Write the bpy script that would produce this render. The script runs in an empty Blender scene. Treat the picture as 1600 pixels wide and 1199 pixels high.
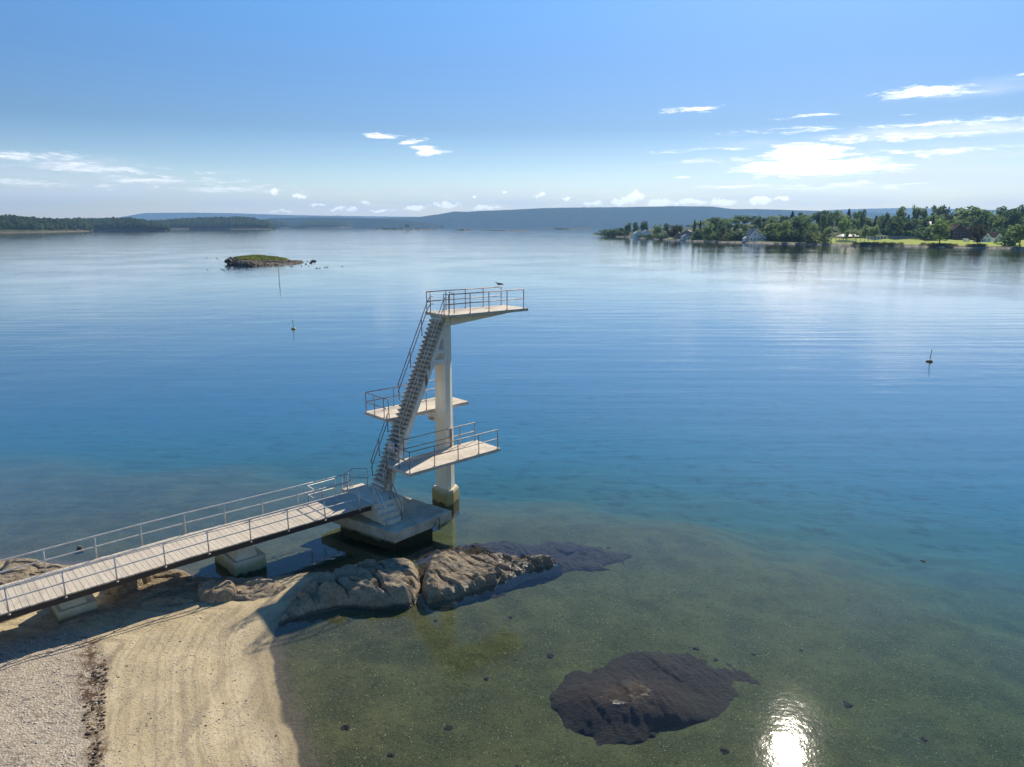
import bpy, math, random
import numpy as np
from mathutils import Vector, noise as mnoise
R = math.radians
random.seed(7); rng = np.random.default_rng(7)
scn = bpy.context.scene
col = scn.collection
# ------------------------------------------------------------------ camera geometry
F, H, HY = 1100.0, 14.0, 353.0
TH = math.atan((599.5-HY)/F)
def P(px, py, z=0.0):
    x = (px-800)/F; y = (py-599.5)/F
    dz = -math.sin(TH)-y*math.cos(TH)
    t = (z-H)/dz
    return (x*t, (math.cos(TH)-y*math.sin(TH))*t, z)
def direction(px, py):
    x = (px-800)/F; y = (py-599.5)/F
    return (x, math.cos(TH)-y*math.sin(TH), -math.sin(TH)-y*math.cos(TH))
def azel(px, py):
    d = direction(px, py)
    return math.atan2(d[0], d[1]), math.atan2(d[2], math.hypot(d[0], d[1]))
def colx(px, Y, Z=0.0):
    return (px-800)/F*(Y*math.cos(TH)-(Z-H)*math.sin(TH))
def ztop(py, Y):                                   # height of a thing at depth Y reaching pixel row py
    y = (py-599.5)/F
    return H + Y*(-math.sin(TH)-y*math.cos(TH))/(math.cos(TH)-y*math.sin(TH))
cam = bpy.data.cameras.new('camera'); camo = bpy.data.objects.new('camera', cam); col.objects.link(camo)
camo.location = (0, 0, H); camo.rotation_euler = (R(90)-TH, 0, 0)
cam.lens = F/1600*36; cam.sensor_width = 36; cam.clip_start = .1; cam.clip_end = 60000
scn.camera = camo
SUN_EL, SUN_AZ = R(37.8), R(24.5)
# ------------------------------------------------------------------ node helpers
class NT:
    def __init__(s, nt):
        s.t = nt; s.n = nt.nodes; s.l = nt.links
    def new(s, typ, ins=None, **kw):
        nd = s.n.new(typ)
        for k, v in kw.items(): setattr(nd, k, v)
        for k, v in (ins or {}).items(): s.set(nd.inputs[k], v)
        return nd
    def set(s, sock, v):
        if isinstance(v, bpy.types.NodeSocket): s.l.new(v, sock)
        elif isinstance(v, bpy.types.Node): s.l.new(v.outputs[0], sock)
        else: sock.default_value = v
    def math(s, op, a, b=0.0, c=0.0, clamp=False):
        nd = s.new('ShaderNodeMath', operation=op, use_clamp=clamp)
        s.set(nd.inputs[0], a); s.set(nd.inputs[1], b); s.set(nd.inputs[2], c); return nd.outputs[0]
    def vmath(s, op, a, b=(0, 0, 0), c=(0, 0, 0)):
        nd = s.new('ShaderNodeVectorMath', operation=op)
        s.set(nd.inputs[0], a); s.set(nd.inputs[1], b)
        if op == 'MULTIPLY_ADD': s.set(nd.inputs[2], c)
        return nd.outputs['Value'] if op in ('LENGTH', 'DOT_PRODUCT', 'DISTANCE') else nd.outputs[0]
    def mix(s, f, a, b, mode='MIX'):
        nd = s.new('ShaderNodeMix', data_type='RGBA', blend_type=mode)
        s.set(nd.inputs[0], f)
        s.set(nd.inputs[6], a if not isinstance(a, tuple) else (*a[:3], 1)); s.set(nd.inputs[7], b if not isinstance(b, tuple) else (*b[:3], 1))
        return nd.outputs[2]
    def ramp(s, v, lo, hi, a=0.0, b=1.0, smooth=True):
        nd = s.new('ShaderNodeMapRange', interpolation_type='SMOOTHSTEP' if smooth else 'LINEAR')
        s.set(nd.inputs[0], v); s.set(nd.inputs[1], lo); s.set(nd.inputs[2], hi); s.set(nd.inputs[3], a); s.set(nd.inputs[4], b)
        return nd.outputs[0]
    def noise(s, vec, scale, detail=4, rough=.55, dist=0.0, out=0):
        nd = s.new('ShaderNodeTexNoise', {'Scale': scale, 'Detail': detail, 'Roughness': rough, 'Distortion': dist})
        s.set(nd.inputs['Vector'], vec); return nd.outputs[out]
    def vor(s, vec, scale, feature='F1', out='Distance', rand=1.0):
        nd = s.new('ShaderNodeTexVoronoi', {'Scale': scale, 'Randomness': rand}, feature=feature)
        s.set(nd.inputs['Vector'], vec); return nd.outputs[out]
    def coord(s, which='Object'):
        return s.new('ShaderNodeTexCoord').outputs[which]
    def scale(s, vec, v): return s.vmath('MULTIPLY', vec, v)
    def attr(s, name): return s.new('ShaderNodeAttribute', attribute_name=name).outputs['Fac']
    def sep(s, vec): return s.new('ShaderNodeSeparateXYZ', {0: vec}).outputs
    def bump(s, h, dist=1.0, strength=1.0, normal=None):
        nd = s.new('ShaderNodeBump', {'Height': h, 'Distance': dist, 'Strength': strength})
        if normal is not None: s.set(nd.inputs['Normal'], normal)
        return nd.outputs[0]
def mat(name):
    m = bpy.data.materials.new(name); m.use_nodes = True
    n = NT(m.node_tree); n.n.clear()
    n.out = n.new('ShaderNodeOutputMaterial'); n.m = m
    return n
def pbsdf(n, color, rough=.7, normal=None, metal=0.0, spec=.5, **kw):
    b = n.new('ShaderNodeBsdfPrincipled', {'Roughness': rough, 'Metallic': metal, 'Specular IOR Level': spec})
    n.set(b.inputs['Base Color'], color if not isinstance(color, tuple) else (*color[:3], 1))
    if normal is not None: n.set(b.inputs['Normal'], normal)
    for k, v in kw.items(): n.set(b.inputs[k], v)
    n.l.new(b.outputs[0], n.out.inputs['Surface']); return n.m
def simple(name, c1, c2=None, scale=3.0, rough=.7, bump=0.0, bscale=20, metal=0.0, spec=.4):
    n = mat(name); co = n.coord()
    c2 = c2 or tuple(c*.75 for c in c1)
    f = n.ramp(n.noise(co, scale, 5, .6), .3, .7)
    nor = n.bump(n.noise(co, bscale, 4), bump, 1) if bump else None
    return pbsdf(n, n.mix(f, c1, c2), rough, nor, metal, spec)
M = {}
# ------------------------------------------------------------------ mesh helpers
def tag(o, label=None, cat=None, group=None, kind=None):
    if label: o['label'] = label
    if cat: o['category'] = cat
    if group: o['group'] = group
    if kind: o['kind'] = kind
    return o
def meshobj(name, verts, faces, m=None, parent=None, smooth=False):
    me = bpy.data.meshes.new(name)
    me.from_pydata([tuple(map(float, v)) for v in verts], [], [tuple(map(int, f)) for f in faces]); me.update()
    if m: me.materials.append(m)
    if smooth: me.polygons.foreach_set('use_smooth', [True]*len(me.polygons))
    o = bpy.data.objects.new(name, me); col.objects.link(o)
    if parent: o.parent = parent
    return o
def fastmesh(name, V, Fc, m=None, parent=None, smooth=False, attrs=None):
    """V (n,3) array, Fc (k,4) or (k,3) int array"""
    me = bpy.data.meshes.new(name); V = np.asarray(V, np.float32); Fc = np.asarray(Fc, np.int32); k = Fc.shape[1]
    me.vertices.add(len(V)); me.vertices.foreach_set('co', V.ravel())
    me.loops.add(Fc.size); me.loops.foreach_set('vertex_index', Fc.ravel())
    me.polygons.add(len(Fc)); me.polygons.foreach_set('loop_start', np.arange(0, Fc.size, k, dtype=np.int32))
    me.update(calc_edges=True); me.validate()
    if smooth: me.polygons.foreach_set('use_smooth', np.ones(len(me.polygons), bool))
    for an, av in (attrs or {}).items():
        a = me.attributes.new(an, 'FLOAT', 'POINT'); a.data.foreach_set('value', np.asarray(av, np.float32))
    if m: me.materials.append(m)
    o = bpy.data.objects.new(name, me); col.objects.link(o)
    if parent: o.parent = parent
    return o
def empty(name, loc=(0, 0, 0), rz=0.0, parent=None):
    o = bpy.data.objects.new(name, None); o.location = loc; o.rotation_euler = (0, 0, rz); o.empty_display_size = .3
    col.objects.link(o)
    if parent: o.parent = parent
    return o
class MB:
    def __init__(s): s.v = []; s.f = []
    def add(s, vs, fs):
        b = len(s.v); s.v += [tuple(v) for v in vs]; s.f += [tuple(b+i for i in f) for f in fs]; return s
    def box(s, x0, x1, y0, y1, z0, z1):
        return s.add([(x, y, z) for z in (z0, z1) for (x, y) in ((x0, y0), (x1, y0), (x1, y1), (x0, y1))],
                     [(3, 2, 1, 0), (4, 5, 6, 7), (0, 1, 5, 4), (1, 2, 6, 5), (2, 3, 7, 6), (3, 0, 4, 7)])
    def prism(s, poly, z0, z1, top=None):            # horizontal polygon (ccw) extruded in z, optional other top polygon
        n = len(poly); top = top or poly
        vs = [(x, y, z0) for x, y in poly]+[(x, y, z1) for x, y in top]
        return s.add(vs, [tuple(range(n-1, -1, -1)), tuple(range(n, 2*n))]+[(i, (i+1) % n, n+(i+1) % n, n+i) for i in range(n)])
    def side(s, poly, y0, y1):                       # polygon in (x,z), extruded along y
        n = len(poly)
        vs = [(x, y0, z) for x, z in poly]+[(x, y1, z) for x, z in poly]
        return s.add(vs, [tuple(range(n)), tuple(range(2*n-1, n-1, -1))]+[(i, n+i, n+(i+1) % n, (i+1) % n) for i in range(n)])
    def tube(s, pts, r, k=8, cap=True):
        pts = [Vector(p) for p in pts]; rings = []
        n = len(pts); rr = r if isinstance(r, (list, tuple)) else [r]*n
        for i, p in enumerate(pts):
            if i == 0: d = pts[1]-p
            elif i == n-1: d = p-pts[i-1]
            else: d = (pts[i+1]-p).normalized()+(p-pts[i-1]).normalized()
            d.normalize()
            a = Vector((0, 0, 1)) if abs(d.z) < .95 else Vector((1, 0, 0))
            x = d.cross(a).normalized(); y = d.cross(x)
            rings.append([p+(x*math.cos(t)+y*math.sin(t))*rr[i] for t in [2*math.pi*j/k for j in range(k)]])
        b = []
        for rg in rings: b += rg
        fs = [(i*k+j, (i+1)*k+j, (i+1)*k+(j+1) % k, i*k+(j+1) % k) for i in range(n-1) for j in range(k)]
        if cap: fs += [tuple(range(k)), tuple((n-1)*k+j for j in range(k-1, -1, -1))]
        return s.add(b, fs)
    def build(s, name, m, parent=None, smooth=False, bevel=0.0):
        o = meshobj(name, s.v, s.f, m, parent, smooth)
        if bevel:
            b = o.modifiers.new('bevel', 'BEVEL'); b.width = bevel; b.segments = 2; b.limit_method = 'ANGLE'; b.angle_limit = R(40)
        return o
def copy_tree(o, parent=None):
    c = o.copy(); col.objects.link(c)
    if parent: c.parent = parent
    for ch in list(o.children): copy_tree(ch, c)
    return c
# ------------------------------------------------------------------ numpy noise and polygons
def _h(i, j, seed):
    n = (i*374761393+j*668265263+seed*1442695041) & 0x7fffffff
    n = ((n ^ (n >> 13))*1274126177) & 0x7fffffff
    return ((n ^ (n >> 16)) & 0xffff)/65535.0
def vnoise(x, y, seed=0):
    xi = np.floor(x).astype(np.int64); yi = np.floor(y).astype(np.int64); fx = x-xi; fy = y-yi
    fx = fx*fx*(3-2*fx); fy = fy*fy*(3-2*fy)
    a = _h(xi, yi, seed); b = _h(xi+1, yi, seed); c = _h(xi, yi+1, seed); d = _h(xi+1, yi+1, seed)
    return (a*(1-fx)+b*fx)*(1-fy)+(c*(1-fx)+d*fx)*fy
def fbm(x, y, seed=0, oct=4, g=.5):
    s = 0; a = 1; t = 0
    for k in range(oct):
        s = s+a*vnoise(x*2**k, y*2**k, seed+k*17); t += a; a *= g
    return s/t
def worley(x, y, seed=0):
    xi = np.floor(x).astype(np.int64); yi = np.floor(y).astype(np.int64)
    f1 = np.full(x.shape, 9.0); f2 = np.full(x.shape, 9.0); cid = np.zeros(x.shape)
    for dx in (-1, 0, 1):
        for dy in (-1, 0, 1):
            cx = xi+dx+_h(xi+dx, yi+dy, seed); cy = yi+dy+_h(xi+dx, yi+dy, seed+99)
            d = np.hypot(x-cx, y-cy); hid = _h(xi+dx, yi+dy, seed+7)
            near = d < f1
            f2 = np.where(near, f1, np.minimum(f2, d)); cid = np.where(near, hid, cid); f1 = np.where(near, d, f1)
    return f1, f2, cid
def sdf(poly, x, y):                                # positive inside
    x = np.asarray(x, float); y = np.asarray(y, float)
    d = np.full(x.shape, 1e18); ins = np.zeros(x.shape, bool); n = len(poly)
    for i in range(n):
        ax, ay = poly[i][:2]; bx, by = poly[(i+1) % n][:2]
        ex, ey = bx-ax, by-ay; wx, wy = x-ax, y-ay
        t = np.clip((wx*ex+wy*ey)/(ex*ex+ey*ey+1e-12), 0, 1)
        d = np.minimum(d, (wx-ex*t)**2+(wy-ey*t)**2)
        c = (ay > y) != (by > y)
        xs = ax+(y-ay)/np.where(abs(by-ay) < 1e-12, 1e-12, by-ay)*ex
        ins ^= c & (x < xs)
    return np.where(ins, 1, -1)*np.sqrt(d)
def sst(a, b, v):
    t = np.clip((v-a)/(b-a), 0, 1); return t*t*(3-2*t)
def gridfaces(ny, nx):
    i = np.arange(ny-1)[:, None]*nx+np.arange(nx-1)[None, :]
    return np.stack([i, i+1, i+nx+1, i+nx], -1).reshape(-1, 4)
def smooth_poly(pts, it=2):
    for _ in range(it):
        q = []
        for i in range(len(pts)):
            a = pts[i]; b = pts[(i+1) % len(pts)]
            q += [(a[0]*.75+b[0]*.25, a[1]*.75+b[1]*.25), (a[0]*.25+b[0]*.75, a[1]*.25+b[1]*.75)]
        pts = q
    return pts
SKYV, SKYSAT, SKYVAL, EXPO = 10.5, 1.32, .76, 0.52
HCOL, HDEN = (.36, .63, 1.0, 1), 7.5e-5
# ------------------------------------------------------------------ materials
def concrete(name, c1, c2, stain=(.30, .22, .10), tide=None, rust=None, tidec=(.33, .27, .10)):
    n = mat(name); co = n.coord()
    f = n.ramp(n.noise(co, 1.3, 6, .65), .35, .68)
    c = n.mix(f, c1, c2)
    streak = n.ramp(n.noise(n.scale(co, (3.2, 3.2, .35)), 1.6, 5, .7), .56, .72, 0, .45)
    c = n.mix(streak, c, tuple(a*.62 for a in c2))
    pit = n.ramp(n.noise(co, 38, 3), .60, .75, 0, .35)
    c = n.mix(pit, c, tuple(a*.5 for a in c2))
    z = n.sep(co)[2]
    if tide is not None:
        zz = n.math('ADD', z, n.math('MULTIPLY', n.noise(co, 2.2, 4), -.5))
        c = n.mix(n.ramp(zz, tide-.55, tide-.1, .85, 0.0), c, tidec)
        c = n.mix(n.ramp(zz, -.32, -.14, .9, 0.0), c, (.035, .035, .018))
    if rust is not None:
        for (rx, rz, sx, sz) in rust:
            d = n.vmath('LENGTH', n.vmath('MULTIPLY_ADD', co, (1/sx, 0, 1/sz), (-rx/sx, 0, -rz/sz)))
            d = n.math('ADD', d, n.math('MULTIPLY', n.noise(n.scale(co, (8, 8, 1.2)), 2, 4), .9))
            c = n.mix(n.ramp(d, .8, 1.35, .9, 0), c, (.20, .085, .025))
    drip = n.ramp(n.noise(n.scale(co, (7, 7, .5)), 1.1, 4, .7), .60, .70, 0, .5)
    c = n.mix(drip, c, (.30, .22, .13))
    nor = n.bump(n.noise(co, 30, 5, .6), .006)
    nor = n.bump(n.noise(co, 2.5, 3), .02, 1, nor)
    return pbsdf(n, c, .85, nor, spec=.3)
M['concrete'] = concrete('painted_concrete', (.88, .83, .70), (.80, .73, .58), rust=None)
M['frame'] = concrete('painted_concrete_rusty', (.88, .84, .74), (.80, .75, .63), rust=[(-.95, 6.75, .13, .8), (-.75, 7.45, .1, .5)])
M['slab'] = concrete('platform_concrete', (.66, .58, .47), (.50, .43, .33))
M['plinth'] = concrete('pier_concrete', (.72, .66, .50), (.60, .53, .37), tide=.75, tidec=(.42, .34, .12))
M['block'] = concrete('weathered_concrete', (.56, .51, .39), (.33, .30, .22), tide=.42, tidec=(.33, .30, .15))
M['footing'] = concrete('footing_concrete', (.74, .69, .55), (.60, .56, .42), tide=.55, tidec=(.40, .35, .15))
M['stair'] = concrete('stair_concrete', (.62, .54, .42), (.44, .36, .27))
M['white'] = simple('painted_panel', (.75, .75, .72), (.62, .62, .58), rough=.5)
M['steel'] = simple('galvanised_steel', (.66, .65, .62), (.50, .46, .41), 6, .5, metal=.25)
M['oldsteel'] = simple('weathered_rail_steel', (.40, .35, .30), (.24, .16, .11), 5, .5, metal=.25)
M['beam'] = simple('dark_steel_beam', (.035, .032, .03), (.055, .042, .035), 3, .6)
def wood():
    n = mat('grey_planks'); co = n.coord()
    s = n.sep(co)
    idx = n.math('FLOOR', n.math('DIVIDE', s[0], .2))
    w = n.new('ShaderNodeTexWhiteNoise', {'W': idx}, noise_dimensions='1D').outputs[0]
    g = n.noise(n.scale(co, (14, 1.1, 6)), 2.5, 5, .65)
    c = n.mix(n.ramp(g, .3, .75), (.68, .59, .46), (.47, .40, .30))
    c = n.mix(n.math('MULTIPLY', w, .45), c, (.36, .33, .28))
    c = n.mix(n.ramp(n.noise(co, .9, 4), .55, .75, 0, .5), c, (.34, .30, .23))
    return pbsdf(n, c, .8, n.bump(g, .004), spec=.25)
M['planks'] = wood()
def rockmat(name, a, b, d, wet=True, scale=1.0, sunk=False, wetz=.10):
    n = mat(name); co = n.coord(); z = n.sep(n.new('ShaderNodeNewGeometry').outputs['Position'])[2]
    st = n.noise(n.scale(co, (1, 3.5, 1)), 1.6*scale, 7, .65, .6)
    c = n.mix(n.ramp(st, .32, .66), a, b)
    c = n.mix(n.ramp(n.vor(co, 9*scale), .0, .5, .5, 0), c, d)
    c = n.mix(n.ramp(n.noise(co, 28*scale, 4, .7), .55, .75, 0, .45), c, tuple(min(1, k*1.7) for k in a))
    c = n.mix(n.ramp(n.noise(co, 17*scale, 4, .7), .58, .72, 0, .7), c, d)
    rough = .85
    zz = n.math('ADD', z, n.math('MULTIPLY', n.noise(co, 3, 3), -.12))
    if wet:
        wf = n.ramp(zz, wetz*.45-.06, wetz, 1, 0)
        c = n.mix(n.math('MULTIPLY', wf, .75 if wetz < .2 else .45), c, d)
        rough = n.ramp(wf, 0, 1, .85, .22)
        if sunk: rough = n.ramp(z, -.008, .0, .95, .17)
    h = n.math('ADD', n.noise(n.scale(co, (1, 3, 1)), 6, 8, .7), n.math('MULTIPLY', n.vor(co, 5), .3))
    nor = n.bump(h, .22); nor = n.bump(n.noise(co, 40, 4, .7), .012, 1, nor)
    return pbsdf(n, c, rough, nor, spec=.5)
M['rock'] = rockmat('gneiss_rock', (.62, .495, .325), (.37, .285, .18), (.055, .042, .03))
M['rockw'] = rockmat('wet_gneiss_rock', (.62, .495, .325), (.37, .285, .18), (.055, .042, .03), wetz=.30)
M['rock2'] = rockmat('weedy_rock', (.135, .072, .026), (.058, .034, .014), (.018, .012, .008), sunk=True, scale=1.6)
M['islerock'] = simple('skerry_rock', (.20, .155, .11), (.06, .05, .04), .8, .9, .3, 1.5)
def ground():
    n = mat('sand_and_seabed'); co = n.coord(); s = n.sep(co)
    z = s[2]; gravel = n.attr('gravel'); weed = n.attr('weed')
    big = n.ramp(n.noise(co, .55, 5, .6), .3, .7)
    sand = n.mix(big, (.54, .44, .27), (.43, .345, .205))
    sand = n.mix(n.ramp(n.noise(n.scale(co, (1.6, .35, 1)), 1.2, 5, .6), .52, .66, 0, .5), sand, (.25, .20, .135))
    sand = n.mix(n.ramp(n.noise(co, 9, 6, .75), .52, .68, 0, .75), sand, (.17, .14, .10))
    sand = n.mix(n.ramp(n.noise(co, 45, 2, .6), .62, .70, 0, .8), sand, (.08, .07, .055))
    sp = n.vor(co, 22, 'F1', 'Color'); spd = n.vor(co, 22)
    pick = n.ramp(n.sep(sp)[0], .86, .9)
    sand = n.mix(n.math('MULTIPLY', pick, n.ramp(spd, .18, .3, .9, 0)), sand, (.75, .68, .58))
    sh = n.attr('shore')
    bnd = n.new('ShaderNodeTexNoise', {'W': n.math('MULTIPLY_ADD', n.noise(co, .8, 3), .5, n.math('MULTIPLY', sh, 1.7)), 'Scale': 1.6, 'Detail': 5.0, 'Roughness': .65}, noise_dimensions='1D').outputs[0]
    sand = n.mix(n.math('MULTIPLY', n.ramp(bnd, .48, .62), n.ramp(n.noise(co, 2.5, 5, .7), .35, .6, .2, .65)), sand, (.27, .215, .14))
    sand = n.mix(n.ramp(bnd, .44, .34, 0, .35), sand, (.60, .50, .33))
    # gravel: cells of mixed pebbles
    gd = n.vor(co, 13); gc = n.sep(n.vor(co, 13, 'F1', 'Color'))[1]
    g = n.mix(n.math('MULTIPLY', gc, .8), (.40, .335, .24), (.56, .48, .37))
    g = n.mix(n.ramp(gd, .40, .70, 0, .45), g, (.20, .165, .13))
    g = n.mix(n.ramp(n.noise(n.scale(co, (.55, 1, 1)), 6.5, 4, .6), .54, .64, 0, .75), g, (.15, .12, .10))  # dark dimples: shade of trodden hollows put into the gravel colour
    g = n.mix(n.ramp(n.noise(co, 2.2, 4), .5, .68, 0, .35), g, (.26, .21, .15))
    c = n.mix(gravel, sand, g)
    c = n.mix(n.math('MULTIPLY', weed, n.ramp(n.noise(co, 5, 6, .8), .40, .56)), c, (.10, .06, .035))
    # wet strip along the water and the seabed
    zz = n.math('ADD', z, n.math('MULTIPLY', n.noise(co, 1.5, 4), -.06))
    c = n.mix(n.ramp(z, .02, .055, .42, 0), c, (.21, .165, .10))
    c = n.mix(n.ramp(z, -.006, .004, 1, 0), c, n.mix(n.ramp(n.noise(co, 12, 5, .7), .4, .6), (.125, .103, .07), (.085, .072, .05)))
    bed = n.mix(n.ramp(n.noise(co, .7, 6, .65), .35, .65), (.076, .078, .030), (.040, .046, .018))
    bed = n.mix(n.ramp(n.noise(co, 6, 6, .75), .5, .68, 0, .8), bed, (.018, .019, .009))
    sc = n.vor(co, 13, 'F1', 'Color'); sd = n.math('ADD', n.vor(co, 13), n.math('MULTIPLY', n.sep(sc)[2], .12))
    bed = n.mix(n.ramp(n.noise(n.scale(co, (1, 1.6, 1)), 16, 5, .75), .50, .62, 0, .8), bed, (.13, .125, .06))
    bed = n.mix(n.math('MULTIPLY', n.ramp(n.sep(sc)[0], .66, .74), n.ramp(sd, .12, .24, 1, 0)), bed, (.50, .48, .24))
    c = n.mix(n.ramp(zz, -.11, -.03, 1, 0), c, bed)
    c = n.mix(n.ramp(n.math('ADD', z, n.math('MULTIPLY_ADD', n.noise(co, .22, 5, .6), 3.2, -1.6)), -6.5, -.9, 1, 0, False), c, DEEP_SCATTER)  # deep bed takes the water's scattered blue light into its own colour
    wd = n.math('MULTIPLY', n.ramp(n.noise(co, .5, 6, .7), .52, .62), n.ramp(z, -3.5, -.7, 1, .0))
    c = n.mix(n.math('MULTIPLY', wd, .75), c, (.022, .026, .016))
    hb = n.math('ADD', n.math('MULTIPLY', n.noise(co, 7, 7, .7), .5), n.math('MULTIPLY', n.ramp(gd, 0, .6, 1, 0), n.math('MULTIPLY_ADD', gravel, .25, .05)))
    return pbsdf(n, c, n.math('SUBTRACT', .95, n.math('MULTIPLY', n.ramp(zz, -.02, .0), n.ramp(zz, .05, .01, 0, .45))), n.bump(hb, .07), spec=.12)
DEEP_SCATTER = (.055, .084, .112)
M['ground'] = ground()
def water():
    n = mat('fjord_water'); co = n.coord()
    s = n.sep(co)
    # gentle swell in long bands, wind ripples, fine ripples
    rot = n.new('ShaderNodeMapping', {'Vector': co, 'Rotation': (0, 0, R(-14)), 'Scale': (.10, 1, 1)}).outputs[0]
    rot2 = n.new('ShaderNodeMapping', {'Vector': co, 'Rotation': (0, 0, R(8)), 'Scale': (.28, 1, 1)}).outputs[0]
    rot3 = n.new('ShaderNodeMapping', {'Vector': co, 'Rotation': (0, 0, R(-22)), 'Scale': (.55, 1, 1)}).outputs[0]
    band = n.ramp(n.noise(n.scale(co, (.6, 1, 1)), .012, 3), .38, .62)
    wind = n.ramp(n.noise(co, .03, 4), .35, .65, .35, 1)
    bay = n.ramp(n.vmath('LENGTH', n.vmath('SUBTRACT', co, (4, 8, 0))), 13, 30, .16, 1)   # the bay by the beach lies sheltered
    wind = n.math('MULTIPLY', wind, bay)
    h = n.math('MULTIPLY', n.noise(rot, .42, 3, .45), n.math('MULTIPLY_ADD', band, .060, .016))
    h = n.math('MULTIPLY_ADD', n.math('MULTIPLY', n.noise(rot2, 1.5, 3, .5), wind), .018, h)
    h = n.math('MULTIPLY_ADD', n.math('MULTIPLY', n.noise(rot3, 5.5, 3, .55, .4), wind), .009, h)
    h = n.math('MULTIPLY', h, n.ramp(bay, .16, 1, .45, 1))
    h = n.math('MULTIPLY_ADD', n.noise(co, 3.2, 4, .6), n.math('MULTIPLY', n.ramp(bay, 1, .16), .0034), h)
    h = n.math('MULTIPLY_ADD', n.noise(co, .12, 3, .5), .04, h)
    nor = n.bump(h, 1.0)
    cosv = n.math('ABSOLUTE', n.vmath('DOT_PRODUCT', nor, n.new('ShaderNodeNewGeometry').outputs['Incoming']))
    fr = n.math('MULTIPLY_ADD', n.math('POWER', n.math('SUBTRACT', 1.0, cosv, clamp=True), n.math('MULTIPLY_ADD', cosv, 5.2, 1.95)), .98, .02)
    gl = n.new('ShaderNodeBsdfAnisotropic', {'Roughness': .035, 'Normal': nor, 'Color': (1, 1, 1, 1)}).outputs[0]
    tr = n.new('ShaderNodeBsdfTransparent', {'Color': (.97, .985, .99, 1)}).outputs[0]
    mx = n.new('ShaderNodeMixShader', {0: fr, 1: tr, 2: gl})
    n.l.new(mx.outputs[0], n.out.inputs['Surface'])
    va = n.new('ShaderNodeVolumeAbsorption', {'Color': WCOL, 'Density': WDEN})
    n.l.new(va.outputs[0], n.out.inputs['Volume'])
    return n.m
WCOL = (.0, .925, .945, 1); WDEN = .095
M['water'] = water()
def foliage(name, c1, c2, trans=.5):
    n = mat(name); co = n.coord()
    rnd = n.new('ShaderNodeObjectInfo').outputs['Random']
    f = n.ramp(n.noise(co, .07 if 'far' in name else 2.2, 4), .35, .65)
    c = n.mix(f, c1, c2)
    c = n.mix(n.math('MULTIPLY', rnd, .55), c, tuple(k*.55 for k in c1))
    d = n.new('ShaderNodeBsdfDiffuse', {'Color': c}).outputs[0]
    t = n.new('ShaderNodeBsdfTranslucent', {'Color': n.mix(.5, c, tuple(k*1.3 for k in c2))}).outputs[0]
    n.l.new(n.new('ShaderNodeMixShader', {0: trans, 1: d, 2: t}).outputs[0], n.out.inputs['Surface'])
    return n.m
M['leafA'] = foliage('broadleaf_foliage', (.27, .34, .13), (.15, .23, .08))
M['leafB'] = foliage('dark_foliage', (.15, .22, .10), (.08, .135, .065))
M['leafC'] = foliage('pale_foliage', (.33, .40, .20), (.22, .30, .13))
M['conif'] = foliage('conifer_foliage', (.07, .115, .06), (.042, .078, .045), .2)
M['copper'] = foliage('copper_foliage', (.11, .085, .035), (.06, .06, .03))
M['farwood'] = foliage('far_wood_foliage', (.17, .225, .09), (.045, .08, .04))
M['bark'] = simple('bark', (.09, .07, .05), (.05, .04, .03), 4, .9)
def grass(name, a, b, c3):
    n = mat(name); co = n.coord()
    c = n.mix(n.ramp(n.noise(co, .03, 5), .35, .65), a, b)
    c = n.mix(n.ramp(n.noise(co, .25, 5, .7), .5, .7, 0, .6), c, c3)
    return pbsdf(n, c, .9, spec=.1)
M['lawn'] = grass('lawn_grass', (.20, .27, .035), (.15, .22, .03), (.11, .14, .03))
M['isgrass'] = foliage('islet_grass', (.32, .34, .10), (.16, .20, .06), .5)
def shoremat(zr=.35):
    n = mat('coast_land'); co = n.coord(); lawn = n.attr('lawn'); z = n.sep(co)[2]
    g = n.mix(n.ramp(n.noise(co, .05, 5), .35, .65), (.07, .085, .03), (.035, .05, .02))
    l = n.mix(n.ramp(n.noise(n.scale(co, (.4, 1, 1)), .04, 5, .6), .35, .65), (.33, .38, .05), (.25, .31, .045))
    l = n.mix(n.ramp(n.noise(co, .3, 4), .55, .7, 0, .5), l, (.15, .18, .04))
    c = n.mix(lawn, g, l)
    zz = n.math('ADD', z, n.math('MULTIPLY', n.noise(co, .12, 5, .7), -1.4))
    rk = n.mix(n.ramp(n.noise(co, .35, 6, .75), .4, .6), (.36, .33, .28) if zr < 1 else (.20, .165, .12), (.10, .085, .07) if zr < 1 else (.06, .05, .04))
    c = n.mix(n.ramp(zz, zr-.6, zr, 1, 0), c, rk)
    return pbsdf(n, c, .95, spec=.1)
M['coast'] = shoremat()
M['island'] = shoremat(1.5)
def hillmat(name, a, b, s):
    n = mat(name); co = n.coord()
    c = n.mix(n.ramp(n.noise(co, s, 8, .7), .35, .65), a, b)
    return pbsdf(n, c, 1.0, n.bump(n.noise(co, s*3, 6, .7), 12), spec=0.0)
M['hill'] = hillmat('wooded_hills', (.030, .055, .045), (.016, .034, .028), .006)
M['roofred'] = simple('dark_red_tiles', (.075, .030, .026), (.05, .022, .02), 2, .95, spec=.1)
M['roofgrey'] = simple('grey_roofing', (.16, .16, .17), (.11, .11, .12), 2, .5)
M['roofpale'] = simple('pale_roofing', (.62, .58, .52), (.5, .47, .42), 2, .5)
M['wallwhite'] = simple('white_boards', (.88, .88, .86), (.80, .80, .78), 1, .6)
M['walldark'] = simple('dark_boards', (.055, .035, .03), (.04, .026, .022), 1, .7)
M['wallgrey'] = simple('grey_boards', (.30, .31, .32), (.22, .23, .24), 1, .7)
M['glass'] = simple('window_glass', (.03, .04, .05), (.02, .03, .04), 1, .12, spec=.8)
M['gull'] = simple('gull_grey', (.10, .10, .11), (.05, .05, .055), 12, .7)
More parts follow.
